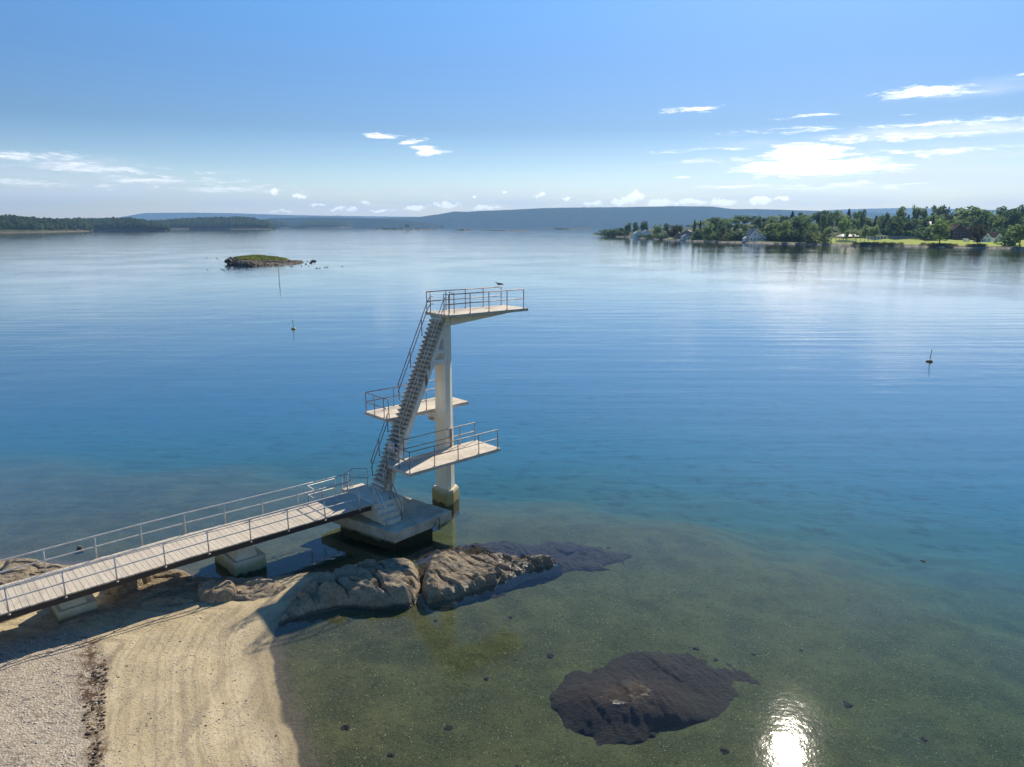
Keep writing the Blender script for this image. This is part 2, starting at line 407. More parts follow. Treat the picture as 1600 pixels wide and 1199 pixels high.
M['gullhead'] = simple('gull_plumage', (.28, .27, .27), (.06, .06, .06), 6, .7)
M['beak'] = simple('beak_yellow', (.45, .30, .05))
M['duck'] = simple('duck_plumage', (.05, .042, .035), (.03, .025, .02), 10, .7)
M['float'] = simple('buoy_yellow', (.50, .40, .16), (.28, .20, .07), 5, .5)
M['stick'] = simple('buoy_stick', (.10, .08, .06), (.06, .05, .04), 5, .6)
M['pebble'] = simple('pebble_stone', (.42, .37, .32), (.20, .17, .15), .9, .8)
M['wrack'] = simple('dry_seaweed', (.07, .045, .025), (.03, .02, .012), 8, .9)
M['bush'] = foliage('meadow_scrub', (.20, .22, .09), (.12, .14, .06))
M['van'] = simple('van_paint', (.75, .75, .76), (.7, .7, .7), 1, .3)
M['tyre'] = simple('tyre_rubber', (.02, .02, .02), (.02, .02, .02), 1, .8)
# ------------------------------------------------------------------ light
sun = bpy.data.lights.new('sun', 'SUN'); sun.energy = 4.4; sun.angle = R(.53); sun.color = (1, .90, .75)
so = bpy.data.objects.new('sun', sun); col.objects.link(so)
sd = Vector((math.sin(SUN_AZ)*math.cos(SUN_EL), math.cos(SUN_AZ)*math.cos(SUN_EL), math.sin(SUN_EL)))
so.rotation_euler = sd.to_track_quat('Z', 'Y').to_euler(); so.location = (20, 30, 60)
world = bpy.data.worlds.new('World'); scn.world = world; world.use_nodes = True
w = NT(world.node_tree); w.n.clear()
sky = w.new('ShaderNodeTexSky', sky_type='NISHITA'); sky.sun_disc = False; sky.sun_elevation = SUN_EL; sky.sun_rotation = SUN_AZ
sky.altitude = 0; sky.air_density = 1.0; sky.dust_density = .2; sky.ozone_density = 2.5
gen = w.coord('Generated'); s3 = w.sep(gen)
azn = w.math('ARCTAN2', s3[0], s3[1]); eln = w.math('ARCSINE', s3[2])
ae = w.new('ShaderNodeCombineXYZ', {0: azn, 1: eln}).outputs[0]
def warp(scale_xy, sc, amp, detail=6, rough=.6):
    nz = w.new('ShaderNodeTexNoise', {'Scale': sc, 'Detail': detail, 'Roughness': rough}); w.set(nz.inputs['Vector'], w.scale(ae, (*scale_xy, 1)))
    v = w.vmath('SUBTRACT', nz.outputs['Color'], (.5, .5, .5))
    return w.vmath('MULTIPLY_ADD', v, (amp[0], amp[1], 0), ae)
wisp = warp((1, 5), 11, (.13, .022)); puff = warp((1, 1), 60, (.028, .018), 5, .65); soft = warp((1, 3), 5, (.30, .03), 5, .6)
def cloudmask(vec, items, edge0=.25):
    acc = None
    for (px, py, wx, wy, op) in items:
        a, e = azel(px, py); a1, _ = azel(px+wx/2, py); a0, _ = azel(px-wx/2, py); _, e1 = azel(px, py-wy/2); _, e0 = azel(px, py+wy/2)
        sx = 2/(a1-a0); sy = 2/(e1-e0)
        l = w.vmath('LENGTH', w.vmath('MULTIPLY_ADD', vec, (sx, sy, 0), (-a*sx, -e*sy, 0)))
        m_ = w.ramp(l, 1.0, edge0, 0, op)
        acc = m_ if acc is None else w.math('MAXIMUM', acc, m_)
    return acc
wisps = [(1500, 190, 500, 16, .5), (1420, 214, 600, 20, .5), (1470, 236, 500, 18, .42), (1240, 206, 400, 12, .4), (1150, 250, 300, 14, .45), (1100, 234, 220, 12, .4), (1300, 292, 500, 16, .5), (60, 245, 330, 22, .55), (150, 262, 360, 24, .6), (260, 280, 360, 22, .55), (370, 296, 300, 22, .5), (330, 266, 120, 10, .45), (30, 285, 300, 24, .5), (600, 212, 70, 13, 1.1), (638, 222, 80, 13, 1.0), (674, 236, 90, 17, 1.2), (1080, 172, 115, 17, .95), (1450, 146, 240, 26, .9), (1270, 183, 130, 9, .6), (1425, 178, 110, 7, .45), (1600, 112, 80, 10, .4),
         (1262, 238, 170, 46, 1.5), (1270, 262, 350, 46, 1.5), (1215, 257, 130, 16, .8), (1345, 266, 150, 22, 1.0), (1145, 292, 190, 12, .85), (1045, 276, 50, 9, .8), (1448, 243, 45, 14, .75),
         (1395, 214, 80, 12, .45), (1230, 290, 90, 8, .8), (1200, 268, 150, 9, .6), (155, 290, 55, 14, .7), (235, 288, 22, 10, .4)]
puffs = [(990, 306, 34, 26, .95), (975, 315, 60, 16, .9), (1030, 316, 60, 14, .9), (1080, 316, 70, 13, .85), (1130, 315, 60, 14, .85), (1190, 313, 60, 15, .8), (1222, 310, 30, 9, .7), (925, 317, 40, 10, .6),
         (650, 326, 60, 12, .6), (700, 320, 60, 16, .5), (760, 326, 70, 10, .45), (845, 305, 30, 9, .5), (790, 300, 14, 12, .3), (885, 308, 26, 8, .5), (570, 316, 20, 8, .5), (430, 300, 26, 16, .55), (470, 306, 26, 16, .55), (495, 322, 36, 10, .45), (540, 328, 80, 8, .5), (600, 328, 60, 8, .45), (440, 330, 60, 6, .4), (740, 306, 16, 7, .4)]
veils = [(900, 330, 3400, 110, .7), (1450, 262, 1000, 150, .75), (100, 290, 800, 100, .62), (60, 258, 420, 60, .55), (200, 275, 420, 60, .34), (370, 290, 330, 60, .34), (100, 320, 700, 46, .30), (1500, 205, 560, 36, .7), (1560, 140, 420, 40, .35), (1200, 225, 400, 30, .3), (1400, 250, 620, 70, .38), (1120, 262, 420, 50, .26), (1480, 290, 700, 90, .42), (1100, 300, 600, 50, .26), (700, 330, 900, 30, .35), (1700, 180, 300, 60, .4)]
mw = cloudmask(wisp, wisps, .0); mp = cloudmask(puff, puffs, .1); mv = cloudmask(soft, veils, .0)
ern = w.noise(w.scale(ae, (1, 6.5, 1)), 30, 9, .72, .6); erp = w.noise(w.scale(ae, (1, 1.3, 1)), 95, 6, .65); erv = w.noise(w.scale(ae, (.8, 6, 1)), 7, 7, .62, .5)
mw = w.math('MULTIPLY', w.ramp(w.math('MULTIPLY_ADD', w.math('SUBTRACT', ern, .5), 2.6, mw), .10, 1.0), w.ramp(mw, 0, .12))
mp = w.math('MULTIPLY', w.ramp(w.math('MULTIPLY_ADD', w.math('SUBTRACT', erp, .5), 1.7, mp), .05, .5), w.ramp(mp, 0, .1))
mv = w.math('MULTIPLY', w.ramp(erv, .34, .66, .25, 1.35), mv)
bright = w.ramp(azn, .1, .55, SKYV*.82, SKYV*1.0)
cw = w.vmath('SCALE', (1, .985, .965)); cw.node.inputs['Scale'].default_value = 1; w.set(cw.node.inputs['Scale'], bright)
hs = w.new('ShaderNodeHueSaturation', {'Saturation': SKYSAT, 'Value': SKYVAL, 'Hue': .5, 'Color': sky.outputs[0]}).outputs[0]
tn = w.new('ShaderNodeValToRGB', {0: w.ramp(eln, 0, .8, 0, 1, False)})
for i_, (p_, c_) in enumerate([(0, (1.1, .99, .95)), (.06, (.98, .93, .94)), (.10, (.78, .77, .83)), (.157, (.575, .59, .69)), (.255, (.69, .71, .82)), (.34, (.84, .89, .97)), (1, (.92, .97, 1.02))]):
    e_ = tn.color_ramp.elements[0] if i_ == 0 else (tn.color_ramp.elements[-1] if p_ == 1 else tn.color_ramp.elements.new(p_))
    e_.position = p_; e_.color = (*c_, 1)
hs = w.vmath('MULTIPLY', hs, tn.outputs[0])
c = w.mix(mv, hs, w.vmath('MULTIPLY', cw, (.60, .65, .72)))
c = w.mix(mw, c, w.vmath('MULTIPLY', cw, (1.05, 1.05, 1.05)))
c = w.mix(mp, c, w.vmath('MULTIPLY', cw, (1.2, 1.2, 1.2)))
bg = w.new('ShaderNodeBackground', {'Strength': .12}); w.set(bg.inputs[0], c)
wo = w.new('ShaderNodeOutputWorld'); w.l.new(bg.outputs[0], wo.inputs[0])
# ------------------------------------------------------------------ ground: one sheet of beach, seabed
land = [(470, 1199), (457, 1150), (437, 1085), (424, 1032), (421, 1010), (430, 985), (452, 968), (505, 958), (560, 945), (600, 930), (600, 905), (540, 893), (470, 893), (400, 908), (330, 905), (290, 903), (240, 890),
        (150, 884), (80, 880), (40, 885), (0, 876), (-200, 868), (-700, 860), (-3000, 855), (-3000, 1900), (640, 1900), (520, 1300)]
LAND = [P(*p)[:2] for p in land]
shelf = [(-1500, 730), (0, 752), (250, 770), (430, 800), (520, 850), (640, 880), (760, 850), (860, 846), (980, 862), (1100, 892), (1250, 935), (1400, 975), (1600, 1020), (2100, 1120), (2300, 2200), (-3000, 2200), (-3000, 720)]
SHELF = [P(*p)[:2] for p in shelf]
GRAVEL = [P(*p, .4)[:2] for p in [(152, 1199), (150, 1120), (168, 1070), (160, 1010), (120, 975), (60, 985), (0, 1003), (-400, 1080), (-600, 1400), (140, 1400)]]
WRACK = [P(*p, .4)[:2] for p in [(138, 1210), (132, 1130), (120, 1060), (128, 1000), (158, 985), (166, 1040), (163, 1100), (158, 1210)]]
def ground_h(x, y, detail=True):
    dl = sdf(LAND, x, y); ds = sdf(SHELF, x, y)
    dl = dl+(fbm(x*.7, y*.7, 3, 3)-.5)*.35
    z = np.where(dl > 0, .052*np.minimum(dl, 7)+.03*np.clip(dl-7, 0, 10), -.10*np.minimum(-dl, 4)-.045*np.clip(-dl-4, 0, 22))
    z = np.maximum(z, -1.6)
    ds = ds+(fbm(x*.16, y*.16, 19, 4)-.5)*7
    z = z-np.clip(-ds, 0, 80)*.15*sst(0, 14, -ds)
    z = np.maximum(z, -9.5)
    if detail: z = z+(fbm(x*.9, y*.9, 5, 4)-.5)*.10*np.clip(.25+abs(dl)*.35, .1, 1.2)
    return z
def spread(a, b, step, far):
    core = np.arange(a, b, step); out = []; s = step; v = b
    while v < far: out.append(v); s *= 1.28; v += s
    out.append(far); lo = []; s = step; v = a
    while v > -far: s *= 1.28; v -= s; lo.append(max(v, -far))
    return np.concatenate([lo[::-1], core, out])
gx = spread(-24, 20, .13, 15000); gy = spread(12, 46, .13, 15000)
X, Y = np.meshgrid(gx, gy); Z = ground_h(X, Y)
gm = sst(-.35, .5, sdf(GRAVEL, X, Y)+(fbm(X*1.3, Y*1.3, 9)-.5)*.8)
wm = sst(-.1, .15, sdf(WRACK, X, Y)+(fbm(X*2, Y*2, 29)-.5)*.6)
V = np.stack([X, Y, Z], -1).reshape(-1, 3)
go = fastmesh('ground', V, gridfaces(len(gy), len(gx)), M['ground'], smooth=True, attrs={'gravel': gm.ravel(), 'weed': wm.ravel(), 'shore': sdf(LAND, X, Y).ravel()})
tag(go, kind='structure')
wb = MB(); L_ = 14900
wb.box(-L_, L_, -L_, L_, -12, 0)
wo_ = wb.build('water', M['water']); tag(wo_, kind='structure')
# ------------------------------------------------------------------ rocks (height fields with real cracks and ledges)
def rock(name, outline, top, m,  label=None, cat='rock', group=None, kind=None, res=.05, edge=.5, strata=(30, 1.0, .10), crack=.10, seed=1, base=None, world=False, sink=.25, edgen=.9, zr=0.0, crown=None, cs=.9, smoothit=1, cap=None):
    poly = smooth_poly([p[:2] if world else P(*p, zr)[:2] for p in outline], smoothit)
    xs = [p[0] for p in poly]; ys = [p[1] for p in poly]
    x = np.arange(min(xs)-res*2, max(xs)+res*3, res); y = np.arange(min(ys)-res*2, max(ys)+res*3, res)
    X, Y = np.meshgrid(x, y)
    d = sdf(poly, X, Y)+(fbm(X*1.1, Y*1.1, seed+40, 4)-.5)*edge*edgen
    g = ground_h(X, Y, False) if base is None else np.full(X.shape, base)
    t = top(X, Y) if callable(top) else top
    prof = np.sqrt(np.clip(1-(1-np.clip(d/edge, 0, 1))**2, 0, 1))
    a = R(strata[0]); U = (X*math.cos(a)+Y*math.sin(a)); W = (-X*math.sin(a)+Y*math.cos(a))
    W2 = W+(fbm(U*.35, W*.35, seed+3, 3)-.5)*1.2
    saw = (W2*strata[1]) % 1.0
    st = (np.minimum(saw*1.15, (1-saw)*7)-.5)*strata[2]*(.4+fbm(U*.5, W*.5, seed+11, 2))
    f1, f2, cid = worley(U*cs*.33+fbm(X, Y, seed+8, 3)*.5, W*cs+fbm(X, Y, seed+6, 3)*.5, seed)
    cr = -(1-sst(0, .12, f2-f1))*crack+(cid-.5)*crack*.9
    z = g-sink+(t-g+sink)*prof+(st+cr)*np.clip(d/edge, 0, 1)+(fbm(X*1.2, Y*1.2, seed+2, 5)-.5)*.28*prof*min(1, crack*9)+(abs(fbm(X*3.2, Y*3.2, seed+15, 4)-.5)*-2+.25)*.06*prof*min(1, crack*9)+(fbm(U*2.5, W*10, seed+5, 4)-.5)*.09*prof*min(1, crack*9)
    if cap is not None: z = np.minimum(z, cap-.004+(z-cap)*.10+(fbm(X*6, Y*6, seed+9, 4)-.5)*.07)
    if crown:
        cx0, cy0, rx, ry, zc = crown; q = ((X-cx0)/rx)**2+((Y-cy0)/ry)**2; k_ = np.exp(-q**1.3)*(.6+.9*fbm(X*1.6, Y*1.6, seed+70, 4))
        k_ = np.clip(k_, 0, 1); z = z*(1-k_)+k_*(zc+(st+cr)*.35+(fbm(X*5, Y*5, seed+71, 4)-.5)*.10)
    keep = (d > -.05).ravel()
    Fc = gridfaces(len(y), len(x)); Fc = Fc[keep[Fc].all(1)]
    used = np.unique(Fc); mp_ = -np.ones(len(keep), int); mp_[used] = np.arange(len(used))
    cx, cy = float(np.mean(xs)), float(np.mean(ys))
    V = np.stack([X, Y, z], -1).reshape(-1, 3)[used]-np.array([cx, cy, 0])
    o = fastmesh(name, V, mp_[Fc], m, smooth=True); o.location = (cx, cy, 0)
    try: o.data.set_sharp_from_angle(angle=R(38))
    except Exception: pass
    if kind: tag(o, kind=kind)
    else: tag(o, label, cat, group)
    return o
pk = P(600, 905, .5)
rock('rock_outcrop', [(425, 985), (440, 955), (470, 925), (520, 897), (575, 885), (625, 880), (652, 886), (656, 915), (654, 946), (600, 953), (545, 949), (500, 958), (455, 972)],
     lambda x, y: .22+.50*np.exp(-((x-pk[0])**2+(y-pk[1])**2)/5.0)+.25*np.exp(-((x-pk[0]+2.6)**2+(y-pk[1]+.6)**2)/3.0),
     M['rock'], 'cracked brown rock hump half in shade between the sand and the white concrete block', edge=.42, strata=(-25, 1.5, .22), crack=.26, seed=4, cs=1.5, res=.04)
q0 = P(700, 905)
rock('rock_outcrop', [(655, 947), (700, 939), (745, 925), (795, 907), (835, 893), (872, 884), (885, 876), (830, 871), (775, 867), (715, 873), (660, 880)],
     lambda x, y: np.clip(.60-.115*(x-q0[0]+1.2), .10, .50), M['rockw'],
     'ridged brown rock ledge with wet glittering tip running out into the water', edge=.34, strata=(-38, 2.1, .24), crack=.16, seed=12, cs=1.3, res=.045)
rock('rock_shelf', [(640, 948), (720, 948), (820, 918), (900, 890), (1000, 866), (980, 853), (880, 846), (760, 850), (690, 864), (640, 880)],
     lambda x, y: -.05-.055*np.clip(x-q0[0], 0, 20), M['rock2'], 'dark purple weed-covered rock shelf under the water around the brown ledge', edge=1.6, sink=.04, strata=(-38, 1.6, .14), crack=.12, seed=22, res=.07, edgen=.9, zr=-.5)
rock('sunken_rock', [(846, 1110), (880, 1068), (930, 1038), (1000, 1020), (1090, 1016), (1190, 1018), (1290, 1034), (1255, 1054), (1200, 1078), (1150, 1104), (1090, 1134), (1020, 1160), (950, 1174), (885, 1150)],
     lambda x, y: -.42+.36*np.exp(-((x-P(978, 1083)[0])**2/4.8+(y-P(978, 1083)[1])**2/1.9)**2)-.13*np.clip(x-P(1040, 1080)[0], 0, 9), M['rock2'],
     'large dark submerged rock with a glittering wet crown, lower right of the shallows', edge=3.4, sink=.04, strata=(-60, 2.6, .11), crack=.10, seed=31, res=.045, edgen=.3, zr=-.75, crown=(*P(978, 1083)[:2], 1.5, .8, .085))
smalls = [
 ([(160, 905), (200, 893), (260, 893), (330, 905), (400, 905), (455, 915), (440, 935), (380, 945), (300, 948), (230, 955), (170, 950), (150, 930)], .26, 'low rubble bank of dark rock in shade behind the footbridge piers', (20, 1.5, .16), 51, .5),
 ([(162, 932), (190, 905), (218, 905), (232, 918), (205, 938), (178, 944)], .95, 'pale lumpy boulder between the two bridge piers', (50, .6, .12), 52, .45),
 ([(196, 915), (215, 896), (240, 897), (247, 912), (225, 925)], .95, 'reddish boulder next to the pale one between the bridge piers', (10, .6, .12), 53, .4),
 ([(0, 905), (0, 880), (40, 880), (95, 885), (120, 895), (100, 912), (40, 930), (-60, 935)], .40, 'rounded grey rock behind the railing of the footbridge at the left edge', (0, 1.0, .1), 54, .5),
 ([(112, 860), (125, 853), (137, 856), (130, 862)], .16, 'small brown rock poking out of the water behind the footbridge', (0, 1, .05), 55, .25),
 ([(-50, 985), (0, 960), (50, 950), (58, 965), (10, 985), (-40, 1000)], .45, 'tan rock edge under the near side of the footbridge at the left edge', (20, 1.3, .12), 56, .4),
 ([(60, 990), (130, 968), (195, 952), (200, 962), (140, 980), (75, 998)], .34, 'thin flat slab of rock in the sand in front of the near pier', (18, 1.2, .05), 57, .25),
 ([(300, 925), (330, 915), (375, 925), (365, 945), (320, 950)], .62, 'knobbly rock on the sand between the far pier and the rock hump', (60, 1.4, .16), 58, .4)]
for ol, tp, lb, stt, sd_, ed in smalls:
    rock('shore_rock', ol, tp, M['rock'], lb, strata=stt, seed=sd_, edge=ed, res=.05, crack=.10, cs=1.6)
def stone_mesh(name, r, seed, sub=2, flat=.6, m=None):
    import bmesh
    bm = bmesh.new(); bmesh.ops.create_icosphere(bm, subdivisions=sub, radius=1)
    for v in bm.verts:
        k = 1+.55*mnoise.noise(v.co*1.4+Vector((seed*3.1, seed, 0)))+.18*mnoise.noise(v.co*4+Vector((seed, 0, 5)))
        v.co = v.co*k*r; v.co.z *= flat
    me = bpy.data.meshes.new(name); bm.to_mesh(me); bm.free()
    if m: me.materials.append(m)
    return me
bedstones = [(798, 948), (540, 1131), (860, 1003), (1180, 990), (990, 1008), (1255, 980), (945, 1177), (1045, 1173), (1135, 1140), (700, 1120), (1330, 1060), (1020, 1120), (760, 1040), (610, 1170), (1450, 1110), (1400, 1180), (810, 1180), (680, 960), (1090, 985), (1120, 1000)]
for i, p in enumerate(bedstones):
    x, y, _ = P(*p); z = float(ground_h(np.array([x]), np.array([y]))[0])
    o = bpy.data.objects.new('seabed_stone', stone_mesh('seabed_stone', random.uniform(.07, .15), i, 3, .5, m=M['rock2'])); col.objects.link(o)
    o.location = (x, y, z-.01); o.rotation_euler = (0, 0, random.uniform(0, 6))
    tag(o, 'small dark stone lying on the green seabed of the shallows', 'stone', 'dark stones on the shallow seabed')
# pebbles on the beach and weed bits
def scatter(name, poly, n, rmin, rmax, m, label, zoff=.0, flat=.6, dens=None, shape='peb'):
    xs = [p[0] for p in poly]; ys = [p[1] for p in poly]; pts = []
    while len(pts) < n:
        x = rng.uniform(min(xs), max(xs), n*3); y = rng.uniform(min(ys), max(ys), n*3)
        ok = sdf(poly, x, y) > 0
        if dens is not None: ok &= rng.uniform(0, 1, n*3) < dens(x, y)
        pts += list(zip(x[ok], y[ok]))
    pts = np.array(pts[:n]); z = ground_h(pts[:, 0], pts[:, 1])
    ico = stone_mesh('t', 1, 1, 1); bv = np.array([v.co[:] for v in ico.vertices]); bf = np.array([p.vertices[:] for p in ico.polygons]); bpy.data.meshes.remove(ico)
    r = rng.uniform(rmin, rmax, n)*rng.choice([.6, .8, 1, 1.5], n); a = rng.uniform(0, 6.28, n)
    sx = r*rng.uniform(.8, 1.5, n); sy = r; sz = r*flat
    v = bv[None]*np.stack([sx, sy, sz], -1)[:, None]
    c_, s_ = np.cos(a)[:, None], np.sin(a)[:, None]
    v = np.stack([v[..., 0]*c_-v[..., 1]*s_+pts[:, :1], v[..., 0]*s_+v[..., 1]*c_+pts[:, 1:2], v[..., 2]+z[:, None]+zoff], -1).reshape(-1, 3)
    f = (bf[None]+(np.arange(n)*len(bv))[:, None, None]).reshape(-1, 3)
    o = fastmesh(name, v, f, m, smooth=True); tag(o, label, 'pebbles', kind='stuff'); return o
def pebmat():
    n = mat('pebbles_mixed'); co = n.coord(); cc = n.sep(n.vor(co, 9, 'F1', 'Color'))[0]
    return pbsdf(n, n.mix(n.ramp(cc, 0, 1, 0, 1, False), (.22, .19, .17), (.60, .54, .47)), .8, spec=.3)
M['pebmix'] = pebmat()
scatter('beach_pebbles', GRAVEL, 2600, .010, .028, M['pebmix'], 'grey and pink pebbles covering the upper beach', zoff=.004)
SANDP = [P(*p, .2)[:2] for p in [(150, 1210), (150, 985), (240, 960), (380, 955), (418, 1000), (425, 1080), (450, 1210)]]
scatter('sand_grit', SANDP, 2600, .008, .02, M['pebmix'], 'loose grit and shell bits on the smooth sand', dens=lambda x, y: fbm(x*.8, y*.8, 77)**3*4)
scatter('seaweed_wrack', WRACK, 260, .02, .05, M['wrack'], 'line of dry brown seaweed along the upper beach', flat=.45, dens=lambda x, y: (fbm(x*1.1, y*1.1, 78) > .5)*1.0)
scatter('sand_debris', SANDP, 140, .012, .028, M['wrack'], 'dark bits of driftweed strewn over the sand', flat=.3, dens=lambda x, y: (fbm(x*.6, y*.6, 79) > .48)*1.0)
# ------------------------------------------------------------------ diving tower, modelled in its own frame: x along the boards, y across, z up
C0 = (-3.75, 34.25); YAW = R(43)
UX, UY = math.cos(YAW), math.sin(YAW)
def local(p):                                       # world -> tower frame
    x, y = p[0]-C0[0], p[1]-C0[1]; return (x*UX+y*UY, -x*UY+y*UX, p[2])
def W2(u, v, z=0): return (C0[0]+u*UX-v*UY, C0[1]+u*UY+v*UX, z)
tower = empty('diving_tower', (*C0, 0), YAW)
tag(tower, 'tall white concrete diving tower with steep stairs and three jumping platforms', 'diving tower')
# -- side frame (inclined leg, web with openings, cross beam) as a filled outline with holes
def outline_extrude(name, loops, half, m, parent, y=0.0):
    cu = bpy.data.curves.new(name, 'CURVE'); cu.dimensions = '2D'; cu.fill_mode = 'BOTH'; cu.extrude = half
    cu.bevel_depth = .012; cu.bevel_resolution = 1; cu.offset = -.012
    for lp in loops:
        sp = cu.splines.new('POLY'); sp.points.add(len(lp)-1); sp.use_cyclic_u = True
        for p, (x, z) in zip(sp.points, lp): p.co = (x, z, 0, 1)
    t = bpy.data.objects.new(name, cu); col.objects.link(t)
    dg = bpy.context.evaluated_depsgraph_get(); dg.update()
    me = bpy.data.meshes.new_from_object(t.evaluated_get(dg)); bpy.data.objects.remove(t)
    for v in me.vertices: v.co = (v.co.x, -v.co.z+y, v.co.y)
    me.flip_normals(); me.materials.clear(); me.materials.append(m); me.name = name
    o = bpy.data.objects.new(name, me); col.objects.link(o); o.parent = parent; return o
SL = 2.06                                            # stair slope
def su(z): return -3.72+(z-1.7)/SL                   # nosing line
ZD = 1.7
frame_out = [(-3.62, .85), (-3.30, .85), (-3.22, 1.40), (-2.82, 2.50), (-2.01, 4.10), (-1.70, 4.75), (-1.53, 5.18), (-1.04, 6.15), (-.52, 7.18), (-.38, 7.34), (.215, 7.36), (.215, 9.20), (.58, 9.22), (.58, 9.615), (.02, 9.615)]
frame_out += [(su(9.4)+.16, 9.4), (su(7)+.16, 7), (su(4.5)+.16, 4.5), (su(2.2)+.16, 2.2), (-3.62, 1.9)]
hole1 = [(.13, 8.66), (.20, 8.55), (.20, 8.06), (-.14, 8.06), (-.02, 8.40)]
hole2 = [(-.14, 7.90), (.20, 7.88), (.20, 7.60), (-.34, 7.60), (-.28, 7.80)]
# holes are kept clear of the column: outline ends on the column's face
frame_out2 = [(x if x != .215 else .212, z) for x, z in frame_out]
fr = outline_extrude('leg_frame', [frame_out, [(x-.03, z) for x, z in hole1], [(x-.03, z) for x, z in hole2]], .415, M['frame'], tower)
# -- column: rectangular with a chamfered nose, straight-sided above
mb = MB()
def colpoly(a, hw, b, nose, nw): return [(a, hw), (a, -hw), (b, -hw), (nose, -nw), (nose, nw), (b, hw)]
mb.prism(colpoly(.13, .47, .42, .88, .18), .70, 7.0, colpoly(.22, .425, .52, .80, .20))
mb.prism(colpoly(.22, .425, .52, .80, .20), 7.0, 7.9, colpoly(.225, .422, .62, .63, .415))
mb.prism(colpoly(.225, .422, .62, .63, .415), 7.9, 9.2)
mb.build('column', M['concrete'], tower, bevel=.012)
mb = MB(); mb.prism(colpoly(-.02, .66, .42, 1.12, .26), -3.0, .62, colpoly(0, .64, .42, 1.10, .25)); mb.prism(colpoly(0, .64, .42, 1.10, .25), .62, .76, colpoly(.06, .58, .42, 1.02, .22))
mb.build('plinth', M['plinth'], tower, bevel=.02)
# -- stairs: each step one solid wedge, all one flight
mb = MB(); n_st = 40; rise = (9.70-ZD)/n_st
for i in range(n_st):
    z1 = ZD+rise*(i+1); x0 = su(z1)-.10; 
    if i == n_st-1: z1 -= .015
    mb.side([(x0-.02, z1-.045), (x0, z1), (x0+.30, z1), (x0+.30, z1-.045), (x0+.17, z1-rise*.92), (x0+.12, z1-rise*.92)], -.475, .475)
mb.build('staircase', M['stair'], tower, bevel=.008)
def rails(parent, name, paths, posts, r=.024, m=None, pr=.022):
    m = m or M['oldsteel']; mb = MB()
    for p in paths: mb.tube(p, r)
    o = mb.build(name, m, parent, smooth=True)
    for a, b in posts:
        q = MB(); q.tube([a, b], pr); q.tube([(a[0], a[1], a[2]), (a[0], a[1], a[2]+.02)], .05); q.build('post', m, o, smooth=True)
    return o
def platform(name, u0, u1, v0, v1, z, th, m):
    mb = MB(); mb.box(u0, u1, v0, v1, z-th, z)
    o = mb.build(name, m, tower, bevel=.015); return o
# -- top platform 10 m
Z10 = 9.82
p10 = platform('top_platform', .0, 5.0, -1.04, 1.02, Z10, .15, M['slab']); p10.rotation_euler = (0, 0, R(-4.2)); p10.location = (.07, .0, 0)
mb = MB(); mb.side([(.55, 9.21), (4.75, 9.61), (4.75, 9.668), (.62, 9.668)], -.38, .38); mb.build('cantilever_beam', M['concrete'], p10, bevel=.01)
def yr(v, us, z, h=.98, m=None, par=None, nm='handrail', ends=None):
    a, b = min(us), max(us)
    return rails(par, nm, [[(a, v, z+h), (b, v, z+h)], [(a, v, z+h*.52), (b, v, z+h*.52)]], [((u_, v, z), (u_, v, z+h)) for u_ in us], m=m)
yr(-.96, [.1, 1.35, 2.5, 3.65, 4.75], Z10, par=p10); yr(.94, [.05, 1.2, 2.4, 3.55, 4.75], Z10, par=p10)
rails(p10, 'handrail', [[(.05, .94, Z10+.98), (.05, .60, Z10+.98), (.05, .60, Z10+.5), (.05, .94, Z10+.5)]], [((.05, .60, Z10), (.05, .60, Z10+.96))])
rails(p10, 'handrail', [[(.05, -.94, Z10+.98), (.05, -.62, Z10+.98), (.05, -.62, Z10+.5), (.05, -.94, Z10+.5), (.42, -.94, Z10+.5), (.42, -.94, Z10+.05), (.42, -.94, Z10+1.0), (.40, -.60, Z10+1.08), (.38, -.58, Z10+.05)]], [((.05, -.62, Z10), (.05, -.62, Z10+1))])
# -- middle platform 5 m (far side)
Z5 = 4.9
p5 = platform('middle_platform', -2.72, 2.45, .50, 2.45, Z5, .16, M['slab'])
mb = MB(); mb.side([(-1.72, 4.60), (-1.35, 4.737), (-.5, 4.737), (.10, 4.45), (.10, 4.3), (.218, 4.25), (.218, 4.738), (-1.9, 4.738)][::1], .42, .78)
mb.build('bracket', M['concrete'], p5)
mb = MB(); mb.side([(-2.4, 4.736), (-1.75, 4.736), (-1.9, 4.30), (-2.05, 4.25)], .42, .78); mb.build('bracket', M['concrete'], p5); mb = MB(); mb.side([(.85, 4.52), (2.2, 4.70), (2.2, 4.736), (.85, 4.736)], .95, 1.6)
mb.build('bracket', M['concrete'], p5)
mb = MB(); mb.box(.10, .85, .47, .95, 4.28, 4.735); mb.build('bracket', M['concrete'], p5)
yr(2.38, [-2.65, -1.0, .6, 2.2], Z5, par=p5); 
rails(p5, 'handrail', [[(-2.65, 2.38, Z5+.98), (-2.65, .6, Z5+.98)], [(-2.65, 2.38, Z5+.5), (-2.65, .6, Z5+.5)]], [((-2.65, 1.6, Z5), (-2.65, 1.6, Z5+.98)), ((-2.65, .75, Z5), (-2.65, .75, Z5+.98))])
rails(p5, 'handrail', [[(-2.65, .60, Z5+.98), (-2.52, .58, Z5+.92), (-2.48, .58, Z5)]], [])
rails(p5, 'handrail', [[(-1.05, .58, Z5), (-1.05, .58, Z5+.98), (-.25, .58, Z5+.98), (-.25, .58, Z5+.5), (-1.05, .58, Z5+.5)]], [((-.25, .58, Z5), (-.25, .58, Z5+.98))])
